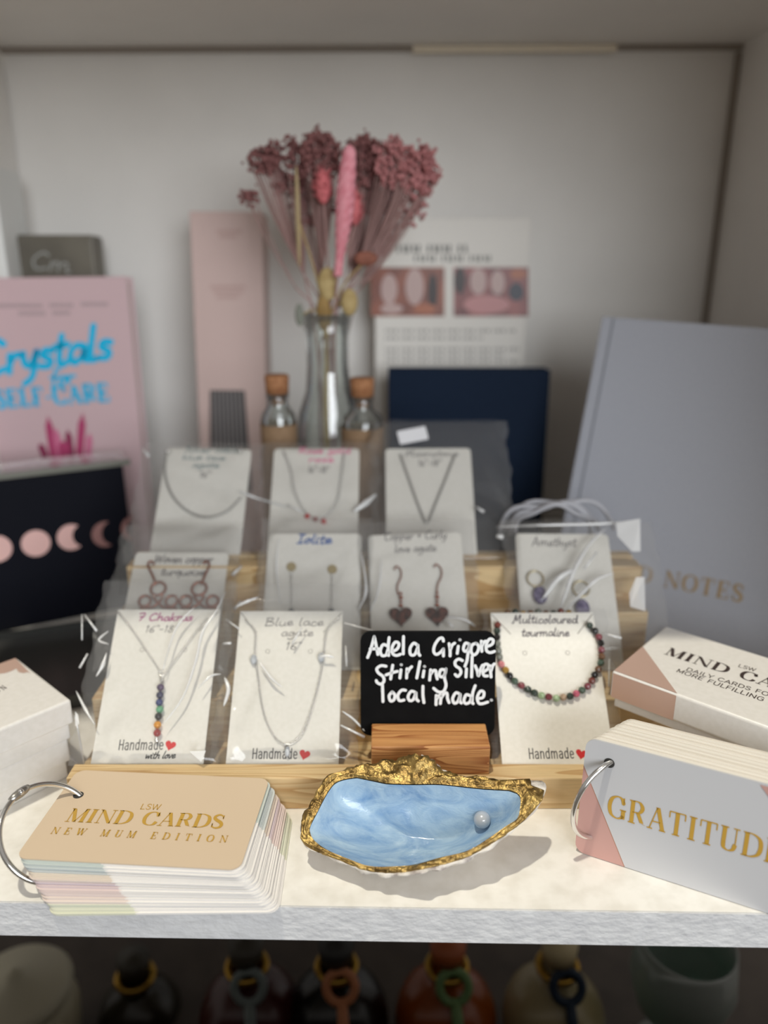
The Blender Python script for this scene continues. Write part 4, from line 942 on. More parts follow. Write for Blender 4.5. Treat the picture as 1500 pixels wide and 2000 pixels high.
def gratitude_deck():
    th = 0.00098; n = 25
    o = Vector((0.0948, 0.311, 0.0002)); yaw = math.degrees(math.atan2(-0.0368, 0.0742)); lean = 87
    fr = Fr(o, yaw, lean)
    root = thing('ring_bound_card_deck', fr.mat(), 'white ring-bound card deck with gold word GRATITUDE standing at the shelf front right', 'card deck')
    H, W = 0.0635, 0.1035
    u1, v1 = fr.L(1147, 1515); u2, v2 = fr.L(1223, 1703)
    # line through (u1,v1),(u2,v2): pink on the left-below side
    a, b = (v2-v1), -(u2-u1); c = -(a*u1+b*v1); L = math.hypot(a, b); a, b, c = a/L, b/L, c/L
    if a*(-0.0)+b*0+c < 0: a, b, c = -a, -b, -c
    PK = s2l(196, 152, 144); WH = s2l(198, 198, 201)
    face = split_mat('gratitude_face', PK, WH, a, b, c, (s2l(170, 125, 105), 0.00022))
    edge = mat('deck_card_edge', s2l(236, 230, 220), 0.5); edge2 = mat('deck_card_edge_shade', s2l(222, 214, 202), 0.5)
    for k in range(n):
        s = k/(n-1)
        M = Matrix.Translation((0.0125*s, 0.0, -k*(th+0.00005)-th)) 
        # rear cards rest on the same shelf: drop along the sheet to keep their feet down
        dz = (k*(th+0.00005)+th)*math.cos(rad(lean))
        M = Matrix.Translation((0.0125*s+0.0003*math.sin(k*1.7), dz/math.sin(rad(lean))+0.0002*math.sin(k*2.9)+0.0002, -k*(th+0.00005)-th))
        MB().prism(rrect(0, 0, W, H, 0.005, 5), 0, th).build('card', face if k == 0 else (edge if k % 3 else edge2), root, M=M, label='front card with gold word and pink corner' if k == 0 else None)
    px_text(fr, 'GRATITUDE', SF, (1185, 1592), (1487, 1679), (1198, 1553), h=0.0002, thin=0.055, thick=0.19, track=0.06, prefix='GRATITUD').build('gold_word', GOLD_FOIL, root)
    hu, hv = fr.L(1190, 1490)
    MB().prism([(hu+0.0025*math.cos(k*math.pi/10), hv+0.0025*math.sin(k*math.pi/10)) for k in range(20)], 0.0001, 0.0002).build('punched_hole', mat('hole_dark', (0, 0, 0)), root)
    tri = [fr.L(1487, 1518), (W+0.0, fr.L(1487, 1518)[1]), (W, 0.03)]
    MB().add([(p[0], min(p[1], H-0.0005), 0.00025) for p in tri], [(0, 2, 1)]).build('pink_corner', mat('deck_pink', PK, 0.45), root)
    pts = binder_ring([0.11, 0.3116, 0.0317], [-0.456, 0.8875, 0.0667], 0.0231, '')
    Mi = fr.mat().inverted()
    MB().tube([Mi @ p for p in pts], 0.0013, 12, closed=True).build('binder_ring', STEEL, root, label='polished steel ring')
gratitude_deck()

# ------------------------------------------------------------------ card boxes
SATIN = nmat('satin_white_board', s2l(226, 222, 216), s2l(231, 227, 222), 300, 2, 0.32)
ROSE = mat('rose_gold_board', s2l(205, 172, 156), 0.30, 0.25)
def lid_box(fr, W, D, lid_h, tot_h, name, label, pink, texts, cat='box'):
    """fr: frame at the top-left-front corner of the lid, X along the front edge, Y towards the back, N up"""
    root = thing(name, Matrix.Translation(fr.W(W/2, D/2, -tot_h)) @ fr.mat().to_3x3().to_4x4(), label, cat, 'white card boxes')
    Mi = root.matrix_world.inverted() @ fr.mat()
    mb = MB(); mb.box((W/2, D/2, -lid_h/2), (W, D, lid_h))
    mb.build('lid', SATIN, root, M=Mi, bevel=0.0016, bseg=4)
    i = 0.0022
    mb = MB(); mb.box((W/2, D/2, -(lid_h-0.001)/2-tot_h/2), (W-2*i, D-2*i, tot_h-lid_h+0.001))
    mb.build('base', SATIN, root, M=Mi, bevel=0.0008)
    for poly, m, nm in pink:
        MB().add(poly, [tuple(range(len(poly)))]).build(nm, m, root, M=Mi)
    for mb, m, nm in texts: mb.build(nm, m, root, M=Mi)
    return root
def right_box():
    h = 0.0655
    p0 = on_z(1195, 1310, h); p1 = on_z(1300, 1222, h); p2 = on_z(1500, 1420, h)
    D = (p1-p0).length; e = (p2-p0); yaw = math.degrees(math.atan2(e.y, e.x))
    fr = Fr(p0, yaw, 0); W = 0.112
    t0 = fr.L(1254, 1262); t1 = fr.L(1325, 1352)
    b = 0.0001
    pk = [([(b+.0008, b+.0008, .0001), (t1[0], .0008, .0001), (0.0, t0[1], .0001) if False else (.0008, t0[1], .0001)], ROSE, 'rose_corner'),
          ([(.0010, -.0001, -.0158), (t1[0], -.0001, -.0158), (t1[0], -.0001, -.001), (.0010, -.0001, -.001)], ROSE, 'rose_side'),
          ([(-.0001, .001, -.0158), (-.0001, .001, -.001), (-.0001, t0[1], -.001), (-.0001, t0[1]*0.9, -.0158)], ROSE, 'rose_end')]
    tx = [(px_text(fr, 'MIND CARDS', SF, (1296.3, 1277.3), (1419, 1316), (1307.5, 1264.5), h=0.00015, thin=0.05, thick=0.2, track=0.05, prefix='MIND'), DARK_FOIL, 'title'),
          (px_text(fr, 'LSW', SC_CAPS, (1441, 1302.5), (1474, 1312), (1443.5, 1297), h=0.00015, w=0.11, track=0.1), DARK_FOIL, 'monogram'),
          (px_text(fr, 'DAILY CARDS FOR A', SC_CAPS, (1339, 1309.5), (1500, 1360), (1343, 1304), h=0.00015, w=0.12, track=0.12, prefix='DAILY CARDS FO'), DARK_FOIL, 'subtitle'),
          (px_text(fr, 'MORE FULFILLING', SC_CAPS, (1320, 1312), (1490, 1370), (1325, 1306.5), h=0.00015, w=0.12, track=0.12), DARK_FOIL, 'subtitle')]
    lid_box(fr, W, D, 0.0162, h-0.0432, 'card_box', 'white lidded box with a rose-gold corner and dark printed title, behind the gratitude deck', pk, tx)
right_box()
fr_ = Fr((0.203, 0.372, 0.0430), -41, 0)
lid_box(fr_, 0.09, 0.066, 0.0162, 0.0425, 'card_carton', 'plain white carton half hidden under the box with the dark printed title', [], [], 'carton')
def left_box():
    h = 0.0505
    p0 = on_z(139, 1366, h); pf = on_z(0, 1424, h); pb = on_z(0, 1273, h)
    yaw = math.degrees(math.atan2(p0.y-pf.y, p0.x-pf.x))
    W, D = 0.112, 0.07
    e = Vector((math.cos(rad(yaw)), math.sin(rad(yaw)), 0))
    fr = Fr(p0-e*W, yaw, 0)
    # scalloped rose band at the rear
    pts = [(60, 1316), (54, 1313), (46, 1315), (36, 1313), (32, 1306), (22, 1311), (10, 1315), (-20, 1318)]
    loc = [fr.L(*p) for p in pts]
    poly = [(min(u, W-0.001), min(v, D-0.001), 0.0001) for u, v in loc]+[(0.03, D-0.001, 0.0001), (W-0.001, D-0.001, 0.0001)]
    poly = [poly[-1]]+poly[:-1]
    tx = [(px_text(fr, 'EDITION', SF, (-60, 1378), (15, 1344), (-66, 1371), h=0.00015, thin=0.09, thick=0.2, track=0.4), DARK_FOIL, 'subtitle')]
    lid_box(fr, W, D, 0.0150, 0.0245, 'card_box', 'white lidded box with a scalloped rose-gold band, topmost of the left stack', [(poly, ROSE, 'rose_band')], tx)
    # lower box
    fr2 = Fr(p0-e*(W+0.003)+Vector((-0.001, 0.001, -0.0247)), yaw+1.2, 0)
    lid_box(fr2, W, D, 0.0150, 0.0257, 'card_box', 'plain white lidded box on the shelf under the box with the scalloped band', [], [])
    # loose acetate sleeve corner hanging from the box
    fr3 = Fr(fr.W(W+0.0012, 0.0, -0.04), yaw+90, 88)
    t = thing('acetate_sleeve', fr3.mat(), 'clear plastic sleeve around the left box stack, its edge standing off the boxes', 'plastic sleeve')
    MB().prism(rrect(-0.002, -0.006, 0.055, 0.030, 0.001), -0.0002, 0.0002).build('sheet', ACRYL, t)
    MB().tube([Vector((-0.002, -0.006, 0)), Vector((-0.002, 0.030, 0))], 0.0005, 8).build('folded_edge', CREASE_GLINT, t)
left_box()

# ------------------------------------------------------------------ things at the back of the shelf
def slab(fr, W, H, T, name, label, cat, m, part='cover', bevel=0.001, group=None):
    """upright slab: frame at its bottom centre, front face on N=0"""
    root = thing(name, fr.mat(), label, cat, group)
    MB().box((0, H/2, -T/2), (W, H, T)).build(part, m, root, bevel=bevel)
    return root
NAVY_BLACK = mat('matt_midnight_board', s2l(6, 8, 20), 0.6, Specular_IOR_Level=0.12)
def moon_box():
    pl = on_z(0, 1236, 0); pr = Vector((-0.208, 0.598, 0))
    yaw = math.degrees(math.atan2(pr.y-pl.y, pr.x-pl.x))
    e = Vector((math.cos(rad(yaw)), math.sin(rad(yaw)), 0)); W = 0.19
    fr = Fr(pr-e*W/2, yaw, 86); H = 0.124
    root = slab(fr, W, H, 0.032, 'moon_phase_box', 'midnight black upright box printed with pale pink moon phases, left side', 'box', NAVY_BLACK)
    pinkm = mat('pink_moon_foil', s2l(222, 178, 172), 0.4, 0.1); pink2 = mat('dusty_moon_foil', s2l(150, 108, 104), 0.4, 0.1)
    def moon(px, py, r, cut, mm):
        u, v = fr.L(px, py); out = []
        if cut is None: out = [(u+r*math.cos(2*math.pi*k/40), v+r*math.sin(2*math.pi*k/40)) for k in range(40)]
        else:
            dx, r2 = cut; cx = dx
            d = dx; a = (d*d+r*r-r2*r2)/(2*d); hh = math.sqrt(max(0, r*r-a*a))
            t0 = math.atan2(hh, a); s0 = math.atan2(hh, a-d)
            for k in range(31):
                t = t0+(2*math.pi-2*t0)*k/30; out.append((u+r*math.cos(t), v+r*math.sin(t)))
            for k in range(1, 30):
                t = (2*math.pi-s0)-(2*math.pi-2*s0)*k/30; out.append((u+d+r2*math.cos(t), v+r2*math.sin(t)))
        tri = MB(); n = len(out)
        if cut is None: tri.add([(a, b, 0.0003) for a, b in out], [tuple(range(n))])
        else:
            m = 30
            A = [out[k] for k in range(31)]; B = [out[0]]+list(reversed(out[31:]))+[out[30]]
            B = [out[0]]+[out[30+29-k+0] for k in range(0, 29)]+[out[30]]
            tri.add([(a, b, 0.0003) for a, b in A]+[(a, b, 0.0003) for a, b in B], [(k, k+1, 31+k+1, 31+k) for k in range(30)])
        tri.build('printed_moon', mm, root)
    k = 0.0106
    moon(-6, 1072, k, None, pinkm); moon(70, 1061, k, None, pinkm); moon(139, 1049, k, (0.0105, 0.0095), pinkm); moon(206, 1043, k, (0.0075, 0.0105), pink2); moon(262, 1032, k, (0.0050, 0.0110), pink2)
    # clear lid resting on its top edge
    frt = Fr(fr.W(0, H+0.0012, -0.012), yaw, 0)
    t = thing('acrylic_lid', frt.mat(), 'thin clear acrylic sheet lying on top of the moon phase box', 'acrylic sheet')
    MB().box((0, 0.004, 0), (W+0.01, 0.042, 0.0018)).build('sheet', ACRYL, t)
    MB().box((0, -0.0175, 0.0004), (W+0.01, 0.0016, 0.0044)).build('edge', mat('frosted_edge', s2l(120, 120, 112), 0.3), t)
moon_box()
DT = mat('charcoal_board', s2l(58, 58, 56), 0.32)
def dark_tray():
    c = Vector((-0.262, 0.478, 0.0)); M = Matrix.Translation(c) @ Matrix.Rotation(rad(20), 4, 'Z')
    root = thing('charcoal_tray', M, 'low charcoal grey tray lying in front of the moon phase box, left side', 'tray')
    MB().box((0, 0, 0.002), (0.16, 0.115, 0.004)).build('tray_bottom', DT, root, bevel=0.0006)
    for y in (-0.0565, 0.0565): MB().box((0, y, 0.007), (0.16, 0.002, 0.006)).build('rim', DT, root)
    for x in (-0.079, 0.079): MB().box((x, 0, 0.007), (0.002, 0.111, 0.006)).build('rim', DT, root)
dark_tray()
def pink_book():
    y = 0.648
    x1 = on_y(278, 900, y+0.004).x; W = 0.19; H = 0.266
    fr = Fr((x1-W/2, y, 0.0), 2, 86, 0.6)
    root = thing('pink_book', fr.mat(), 'pale pink book with turquoise foil lettering and a magenta crystal drawing', 'book')
    MB().box((0, H/2, -0.0008), (W, H, 0.0016)).build('cover', mat('pale_pink_cover', s2l(205, 176, 180), 0.5), root, bevel=0.0006, label='pale pink front cover')
    MB().box((0, H/2, -0.0095), (W-0.006, H-0.006, 0.0155)).build('pages', mat('book_pages', s2l(225, 220, 210), 0.7), root)
    MB().box((0, H/2, -0.0182), (W, H, 0.0016)).build('cover', MATS['pale_pink_cover'], root, bevel=0.0006, label='rear cover')
    foil = mat('turquoise_foil', (0.0, 0.52, 0.86), 0.35, 0.1)
    px_text(fr, 'Crystals', HW, (-34, 735), (219, 698), (-30, 668), w=0.20, slant=0.25).build('title_script', foil, root)
    px_text(fr, 'for', HW, (98, 752), (146, 748), (98, 722), w=0.2, slant=0.2).build('title_script', foil, root)
    px_text(fr, 'SELF-CARE', SF, (-8, 797), (216, 783), (-6, 762), thin=0.12, thick=0.3, track=0.06).build('title_capitals', foil, root)
    gr = mat('grey_print', s2l(150, 135, 138), 0.5)
    for (xa, xb, yy) in ((-40, 90, 597), (98, 150, 596), (160, 215, 594), (38, 98, 612), (104, 146, 611)):
        x = xa; mb = MB()
        while x < xb-6:
            ribbon(mb, [Vector(fr.L(x, yy-4)), Vector(fr.L(x+1, yy+4))], 0.0011, lambda a, b: (a, b), 0.0003, cap=False); x += 6
        mb.build('text_line', gr, root)
    mg = [mat('magenta_crystal', s2l(175, 60, 105), 0.5), mat('pale_magenta_crystal', s2l(205, 110, 145), 0.5), mat('deep_magenta_crystal', s2l(140, 40, 80), 0.5)]
    for i, (bx, by, tx, ty, w_) in enumerate(((105, 893, 93, 812, 15), (118, 893, 108, 835, 14), (140, 893, 132, 838, 14), (155, 893, 162, 806, 15), (172, 893, 176, 845, 12), (90, 893, 78, 865, 14), (128, 895, 124, 860, 22))):
        b0 = Vector(fr.L(bx, by)); t0 = Vector(fr.L(tx, ty)); d = (t0-b0); L_ = d.length; d.normalize(); n = Vector((-d.y, d.x)); hw = w_*0.00044/1.0*0.5
        P = [b0-n*hw, b0+n*hw, b0+n*hw+d*L_*0.75, t0, b0-n*hw+d*L_*0.75]
        MB().add([(p.x, p.y, 0.0003+i*0.00008) for p in P], [(4, 3, 2, 1, 0)]).build('crystal_drawing', mg[i % 3], root)
pink_book()
fr = Fr((on_y(101, 520, 0.70).x-0.006, 0.70, 0.0), 3, 89); 
r_ = slab(fr, 0.084, 0.300, 0.03, 'grey_box', 'dark taupe upright box with pale script, behind the pink book', 'box', nmat('dark_taupe_board', s2l(92, 86, 76), s2l(110, 104, 92), 20, rough=0.5), 'body', 0.003)
px_text(fr, 'Cm', HW, (58, 524), (138, 532), (58, 490), w=0.13, slant=0.2).build('script_mark', mat('pale_grey_print', s2l(150, 150, 145), .5), r_)
fr = Fr((-0.3245, 0.675, 0.0), 0, 89.5)
slab(fr, 0.016, 0.352, 0.05, 'white_board', 'tall narrow white box edge at the far left wall', 'box', mat('white_board_face', s2l(225, 225, 222), .5), 'body', 0.002)

# pink incense box
def incense():
    y = 0.690
    fr = Fr((on_y(447, 700, y).x-0.0015, y-0.012, 0.0), -1, 85.5, -0.6)
    H = 0.3195; W = 0.0622
    root = slab(fr, W, H, 0.030, 'incense_box', 'tall blush pink carton with a cut-out window showing grey sticks', 'carton', mat('blush_card', s2l(208, 182, 176), 0.5), 'carton', 0.0008)
    u0, v1 = fr.L(410, 762); u1, _ = fr.L(478, 762); v0 = 0.075
    MB().add([(u0-.004, v0, 0.0002), (u1+.004, v0, 0.0002), (u1, v1, 0.0002), (u0, v1, 0.0002)], [(0, 1, 2, 3)]).build('window', mat('window_dark', s2l(62, 58, 58), .6), root)
    for k in range(8):
        x = u0+0.003+(u1-u0-0.006)*k/7
        MB().tube([Vector((x+(k-3.5)*0.0004, v0, 0.0008)), Vector((x, v1-0.001, 0.0008))], 0.0009, 8).build('incense_stick', mat('stick_grey', s2l(150, 145, 145) if k % 2 else s2l(150, 145, 145), .7), root)
    pk = mat('faint_print', s2l(180, 142, 136), .5)
    for (xa, xb, yy) in ((425, 475, 452), (430, 468, 462), (412, 482, 560), (418, 478, 570), (424, 470, 580)):
        x = xa; mb = MB()
        while x < xb-4:
            ribbon(mb, [Vector(fr.L(x, yy-3)), Vector(fr.L(x+1, yy+3))], 0.001, lambda a, b: (a, b), 0.0003, cap=False); x += 5
        mb.build('text_line', pk, root)
incense()

# leaflet with two photographs
def leaflet():
    y = 0.715
    fr = Fr((on_y(880, 700, y).x, y, 0.0), 0, 87.5)
    W = 0.139; H = 0.315
    root = slab(fr, W, H, 0.004, 'photo_board', 'white showcard with two reddish photographs and grey text, behind the navy book', 'showcard', mat('white_showcard', s2l(224, 219, 212), .5), 'board', 0.0006)
    def rect(xa, ya, xb, yb, h):
        return [(*fr.L(xa, yb), h), (*fr.L(xb, yb), h), (*fr.L(xb, ya), h), (*fr.L(xa, ya), h)]
    pA = nmat('photo_red_scene', s2l(150, 88, 68), s2l(120, 70, 58), 70, 3, 0.4); pB = nmat('photo_rose_scene', s2l(160, 95, 92), s2l(110, 62, 62), 60, 3, 0.4)
    a = MB().add(rect(724, 522, 868, 618, .0003), [(0, 1, 2, 3)]).build('photograph', pA, root)
    b = MB().add(rect(886, 522, 1032, 618, .0003), [(0, 1, 2, 3)]).build('photograph', pB, root)
    def blob(cx, cy, rx, ry, m, h, par):
        P = [(*fr.L(cx+rx*math.cos(2*math.pi*k/24), cy+ry*math.sin(2*math.pi*k/24)), h) for k in range(24)]
        MB().add(P, [tuple(reversed(range(24)))]).build('pictured_shape', m, par)
    cand = mat('photo_pale_pink', s2l(188, 160, 155), .4); dk = mat('photo_dark', s2l(45, 28, 28), .4); nb = mat('photo_navy', s2l(40, 42, 58), .4); og = mat('photo_orange', s2l(170, 100, 70), .4)
    for cx, cy, rx, ry, m, par in ((760, 565, 16, 30, cand, a), (810, 560, 18, 36, cand, a), (845, 570, 10, 34, dk, a), (765, 603, 22, 10, cand, a), (830, 603, 22, 10, og, a),
                                   (898, 548, 11, 26, dk, b), (934, 550, 16, 26, cand, b), (972, 552, 14, 24, cand, b), (950, 595, 45, 18, mat('photo_rose', s2l(190, 130, 130), .4), b), (1008, 570, 15, 18, nb, b), (1012, 535, 16, 10, og, b)):
        blob(cx, cy, rx, ry, m, 0.0005 if ry > 20 else 0.0006, par)
    gt = mat('grey_heading', s2l(120, 118, 114), .5)
    def line(xa, xb, yy, hh, step, wd, m):
        mb = MB(); x = xa; i = 0
        while x < xb:
            if i % 6 != 5: ribbon(mb, [Vector(fr.L(x, yy-hh)), Vector(fr.L(x+(2 if i % 2 else -1), yy+hh))], wd, lambda p, q_: (p, q_), 0.0003, cap=False)
            x += step; i += 1
        mb.build('text_line', m, root)
    line(778, 918, 486, 8, 10, 0.0024, gt); line(812, 970, 505, 6, 9, 0.0020, gt)
    for yy, xa, xb in ((646, 755, 1010), (660, 755, 945), (682, 755, 1012), (694, 755, 985), (706, 755, 1012)):
        line(xa, xb, yy, 3, 5, 0.0013, mat('pale_grey_text', s2l(150, 146, 142), .5))
leaflet()
# navy book
fr = Fr((on_y(913, 860, 0.655).x, 0.655, 0.0), -1.0, 88)
root = thing('navy_book', fr.mat(), 'plain dark navy hardback standing behind the back row cards', 'book')
W, H = 0.1385, 0.1905
nv = nmat('navy_cloth', s2l(14, 28, 48), s2l(19, 35, 56), 500, 2, 0.7, Specular_IOR_Level=0.15)
MB().box((0, H/2, -0.0015), (W, H, 0.003)).build('cover', nv, root, bevel=0.0008, label='navy front cover')
MB().box((0.002, H/2, -0.011), (W-0.008, H-0.006, 0.016)).build('pages', MATS['book_pages'], root)
MB().box((0, H/2, -0.0205), (W, H, 0.003)).build('cover', nv, root, bevel=0.0008, label='navy rear cover')
MB().box((-W/2+0.0015, H/2, -0.011), (0.003, H, 0.016)).build('spine', nv, root)

# large grey keepsake book at right
def grey_book():
    H = 0.2434; W = 0.178
    fr = Fr((0.126, 0.5502, 0.003), -27.0, 72.2, -2.32)
    fr.o = fr.W(W/2, 0) + Vector((0, 0, 0.0035))
    root = thing('grey_keepsake_book', fr.mat(), 'large pale grey cloth book leaning back at the right, gold capitals low on its cover', 'book')
    g = nmat('grey_cloth', s2l(176, 179, 190), s2l(182, 185, 195), 600, 2, 0.5)
    MB().box((0, H/2, -0.0015), (W, H, 0.003)).build('cover', g, root, bevel=0.001, label='grey front cover')
    MB().box((0.003, H/2, -0.0125), (W-0.01, H-0.008, 0.019)).build('pages', MATS['book_pages'], root)
    MB().box((0, H/2, -0.0235), (W, H, 0.003)).build('cover', g, root, bevel=0.001, label='grey rear cover')
    MB().box((-W/2+0.0015, H/2, -0.0125), (0.003, H, 0.019)).build('spine', g, root)
    MB().box((-W/2+0.009, H/2, 0.0001), (0.0016, H-0.002, 0.0004)).build('spine_groove', mat('groove_grey', s2l(140, 143, 152), .6), root)
    px_text(fr, 'AND NOTES', SF, (1180, 1122), (1450, 1176), (1184, 1092), thin=0.06, thick=0.2, track=0.12, h=0.0004).build('gold_capitals', mat('dull_gold_print', s2l(176, 150, 112), .45, 0.2), root)
grey_book()

# ------------------------------------------------------------------ vase with dried flowers and corked bottles
VY = 0.60
vx = on_y(640, 700, VY).x
def vase():
    root = thing('glass_vase', Vector((vx, VY, 0)), 'clear glass bottle vase holding the dried pink flowers', 'vase')
    zt = on_y(640, 612, VY).z
    prof = [(0.001, 0.0006), (0.024, 0.0006), (0.0265, 0.004), (0.0265, zt*0.60), (0.024, zt*0.68), (0.0175, zt*0.76), (0.0160, zt*0.84), (0.0165, zt*0.93), (0.0205, zt), (0.0192, zt), (0.0152, zt*0.93), (0.0147, zt*0.84), (0.0162, zt*0.765), (0.0225, zt*0.685), (0.025, zt*0.60), (0.025, 0.006), (0.001, 0.005)]
    MB().lathe(prof, 40).build('glass_body', GLASS, root)
    return zt
ZT = vase()
def spray(px, py, rx, ry, n, m, label, seed, sway=0.0):
    """dried flower spray: thin branching stems and a cloud of tiny blooms around a point of the plane y"""
    rnd = random.Random(seed); y = VY+sway; py += 14; n = int(n*1.35); rx *= 1.12; ry *= 1.12
    c = on_y(px, py, y); k = (c-CAM).dot(FW)/FPX
    base = Vector((vx+rnd.uniform(-.006, .006), VY+rnd.uniform(-.006, .006), 0.012)); neck = Vector((vx+rnd.uniform(-.008, .008), VY+rnd.uniform(-.006, .006), ZT*0.88))
    root = thing('dried_flower_spray', base, label, 'dried flower', 'dried flowers in the glass vase')
    st = MB(); fork = neck.lerp(c, 0.45)+Vector((0, 0, -0.002))
    st.tube([p-base for p in crom([base, neck, fork], 6)], 0.0007, 6)
    fl = MB()
    for i in range(n):
        a = rnd.uniform(0, 2*math.pi); q = math.sqrt(rnd.random())
        p = c+Vector((rx*k*q*math.cos(a), rnd.uniform(-1, 1)*rx*k*0.6, ry*k*q*math.sin(a)))
        if i % 4 == 0:
            mid = fork.lerp(p, 0.55)+Vector((0, 0, -0.004))
            st.tube([v-base for v in crom([fork, mid, p], 3)], 0.00035, 4)
        for _ in range(3):
            o = Vector((rnd.gauss(0, .0018), rnd.gauss(0, .0018), rnd.gauss(0, .0018)))
            fl.sphere(p+o-base, rnd.uniform(0.0009, 0.0019), 6, 4)
    st.build('stem', mat('dusty_stem', s2l(170, 135, 130), .7), root)
    fl.build('blossom', m, root)
dk = nmat('dusky_rose_blooms', s2l(120, 76, 74), s2l(142, 94, 92), 200, 2, .8); lt = nmat('pink_rose_blooms', s2l(172, 110, 110), s2l(188, 128, 128), 200, 2, .8)
spray(512, 300, 28, 22, 46, dk, 'dusky dried spray reaching furthest towards the left', 1)
spray(560, 315, 36, 45, 90, dk, 'thin dusky dried spray between the far left spray and the pink tails', 2, 0.01)
spray(625, 290, 32, 36, 150, dk, 'dense dusky dried spray standing highest above the left bunny tail', 3)
spray(610, 365, 38, 55, 150, dk, 'low dusky dried spray behind the left pink bunny tail', 4, 0.02)
spray(712, 300, 32, 40, 150, dk, 'dense dusky dried spray just right of the pink wheat ear', 5, 0.01)
spray(738, 355, 42, 42, 180, dk, 'darkest low dried spray below the right side heads', 6, 0.02)
spray(770, 305, 30, 38, 110, lt, 'rosy dried spray with the tallest head at the right', 7)
spray(818, 325, 32, 40, 120, lt, 'rosy dried spray reaching furthest towards the right', 8)
spray(800, 385, 28, 40, 40, lt, 'sparse pink dried spray drooping under the right hand heads', 9, 0.01)
spray(492, 368, 16, 8, 14, dk, 'tiny drooping dusky sprig hanging lowest at the left of the bunch', 10)
def ear():
    pts = [on_y(x, y+14, VY-0.02) for x, y in ((682, 280), (676, 340), (672, 400), (666, 460), (660, 520))]
    base = Vector((vx+.004, VY-.004, 0.012))
    root = thing('wheat_ear', base, 'long bright pink dried wheat ear in front of the bunch', 'dried flower', 'dried flowers in the glass vase')
    MB().tube([p-base for p in crom([base, Vector((vx+.006, VY-.008, ZT*0.9)), pts[-1], pts[2], pts[0]], 6)], 0.0009, 6).build('stem', MATS['dusty_stem'], root)
    P = crom(pts, 10); mb = MB(); rnd = random.Random(1)
    for i, p in enumerate(P):
        s = i/len(P); r = 0.0052*(0.55+0.6*math.sin(math.pi*min(1, s*1.1+0.12)))
        for k in range(5):
            a = k*2*math.pi/5+i*0.9
            M = Matrix.Rotation(-0.5*math.cos(a), 3, 'Y')
            mb.sphere(p+Vector((math.cos(a)*r*0.6, math.sin(a)*r*0.6, 0))-base, r*0.62, 6, 5, (0.7, 0.7, 1.5), M)
    mb.build('grain_head', nmat('bright_pink_grain', s2l(214, 130, 142), s2l(228, 156, 166), 200, 2, .8), root)
ear()
def bunny(px, py, rx, ry, label, seed, m, yy=-0.01):
    c = on_y(px, py, VY+yy); k = (c-CAM).dot(FW)/FPX
    base = Vector((vx+random.Random(seed).uniform(-.008, .008), VY-.003, 0.012))
    root = thing('bunny_tail_grass', base, label, 'dried flower', 'dried flowers in the glass vase')
    b = c-Vector((0, 0, ry*k))
    MB().tube([p-base for p in crom([base, Vector((vx+.003*seed % .006, VY-.006, ZT*0.9)), b], 6)], 0.0007, 6).build('stem', MATS['dusty_stem'], root)
    mb = MB(); mb.sphere(c-base, rx*k, 12, 10, (1, 1, ry/rx)); rnd = random.Random(seed)
    for i in range(90):
        a = rnd.uniform(0, 6.28); t = rnd.uniform(-1, 1); r = math.sqrt(1-t*t)
        p = c+Vector((rx*k*r*math.cos(a), rx*k*r*math.sin(a), ry*k*t)); d = Vector((math.cos(a)*r, math.sin(a)*r, t*0.3+0.7)).normalized()
        mb.tube([p-base, p+d*0.004-base], [0.0004, 0.0001], 4)
    mb.build('head', m, root)
bunny(631, 365, 15, 32, 'fluffy coral pink bunny tail left of the wheat ear', 1, mat('coral_fluff', s2l(206, 112, 116), .9))
bunny(692, 405, 13, 34, 'fluffy coral pink bunny tail tucked right of the wheat ear', 2, mat('coral_fluff', (1, 1, 1)), -0.005)
def seedhead(px, py, rx, ry, label, seed, m, tip=None):
    c = on_y(px, py, VY-0.012); k = (c-CAM).dot(FW)/FPX; base = Vector((vx-.003, VY-.008, 0.012))
    root = thing('dried_leaf', base, label, 'dried leaf', 'dried flowers in the glass vase')
    MB().tube([p-base for p in crom([base, Vector((vx, VY-.01, ZT*0.92)), c], 5)], 0.0007, 6).build('stem', mat('straw_stem', s2l(170, 145, 95), .7), root)
    mb = MB(); mb.sphere(c-base, rx*k, 10, 8, (1, 0.35, ry/rx)); mb.build('leaf_blade', m, root)
ye = nmat('straw_yellow', s2l(168, 144, 96), s2l(186, 164, 116), 150, 2, .8)
seedhead(682, 590, 17, 26, 'rounded straw-yellow dried leaf at the right of the vase mouth', 1, ye)
seedhead(640, 555, 20, 32, 'rounded straw-yellow dried leaf in the middle of the vase mouth', 2, ye)
seedhead(632, 610, 14, 36, 'narrow ochre dried leaf dipping into the vase neck', 3, nmat('ochre_leaf', s2l(140, 110, 62), s2l(156, 126, 76), 150, 2, .8))
seedhead(585, 615, 9, 22, 'small grey-green dried leaf at the left of the vase mouth', 4, mat('sage_leaf', s2l(128, 130, 120), .8))
seedhead(714, 505, 24, 14, 'crumpled rust-brown dried flower head beside the showcard heading', 5, nmat('rust_leaf', s2l(150, 95, 78), s2l(128, 78, 62), 200, 2, .8))
seedhead(582, 425, 5, 95, 'tall thin straw-coloured grass blade left of the bunny tails', 6, mat('straw_blade', s2l(165, 145, 110), .8))

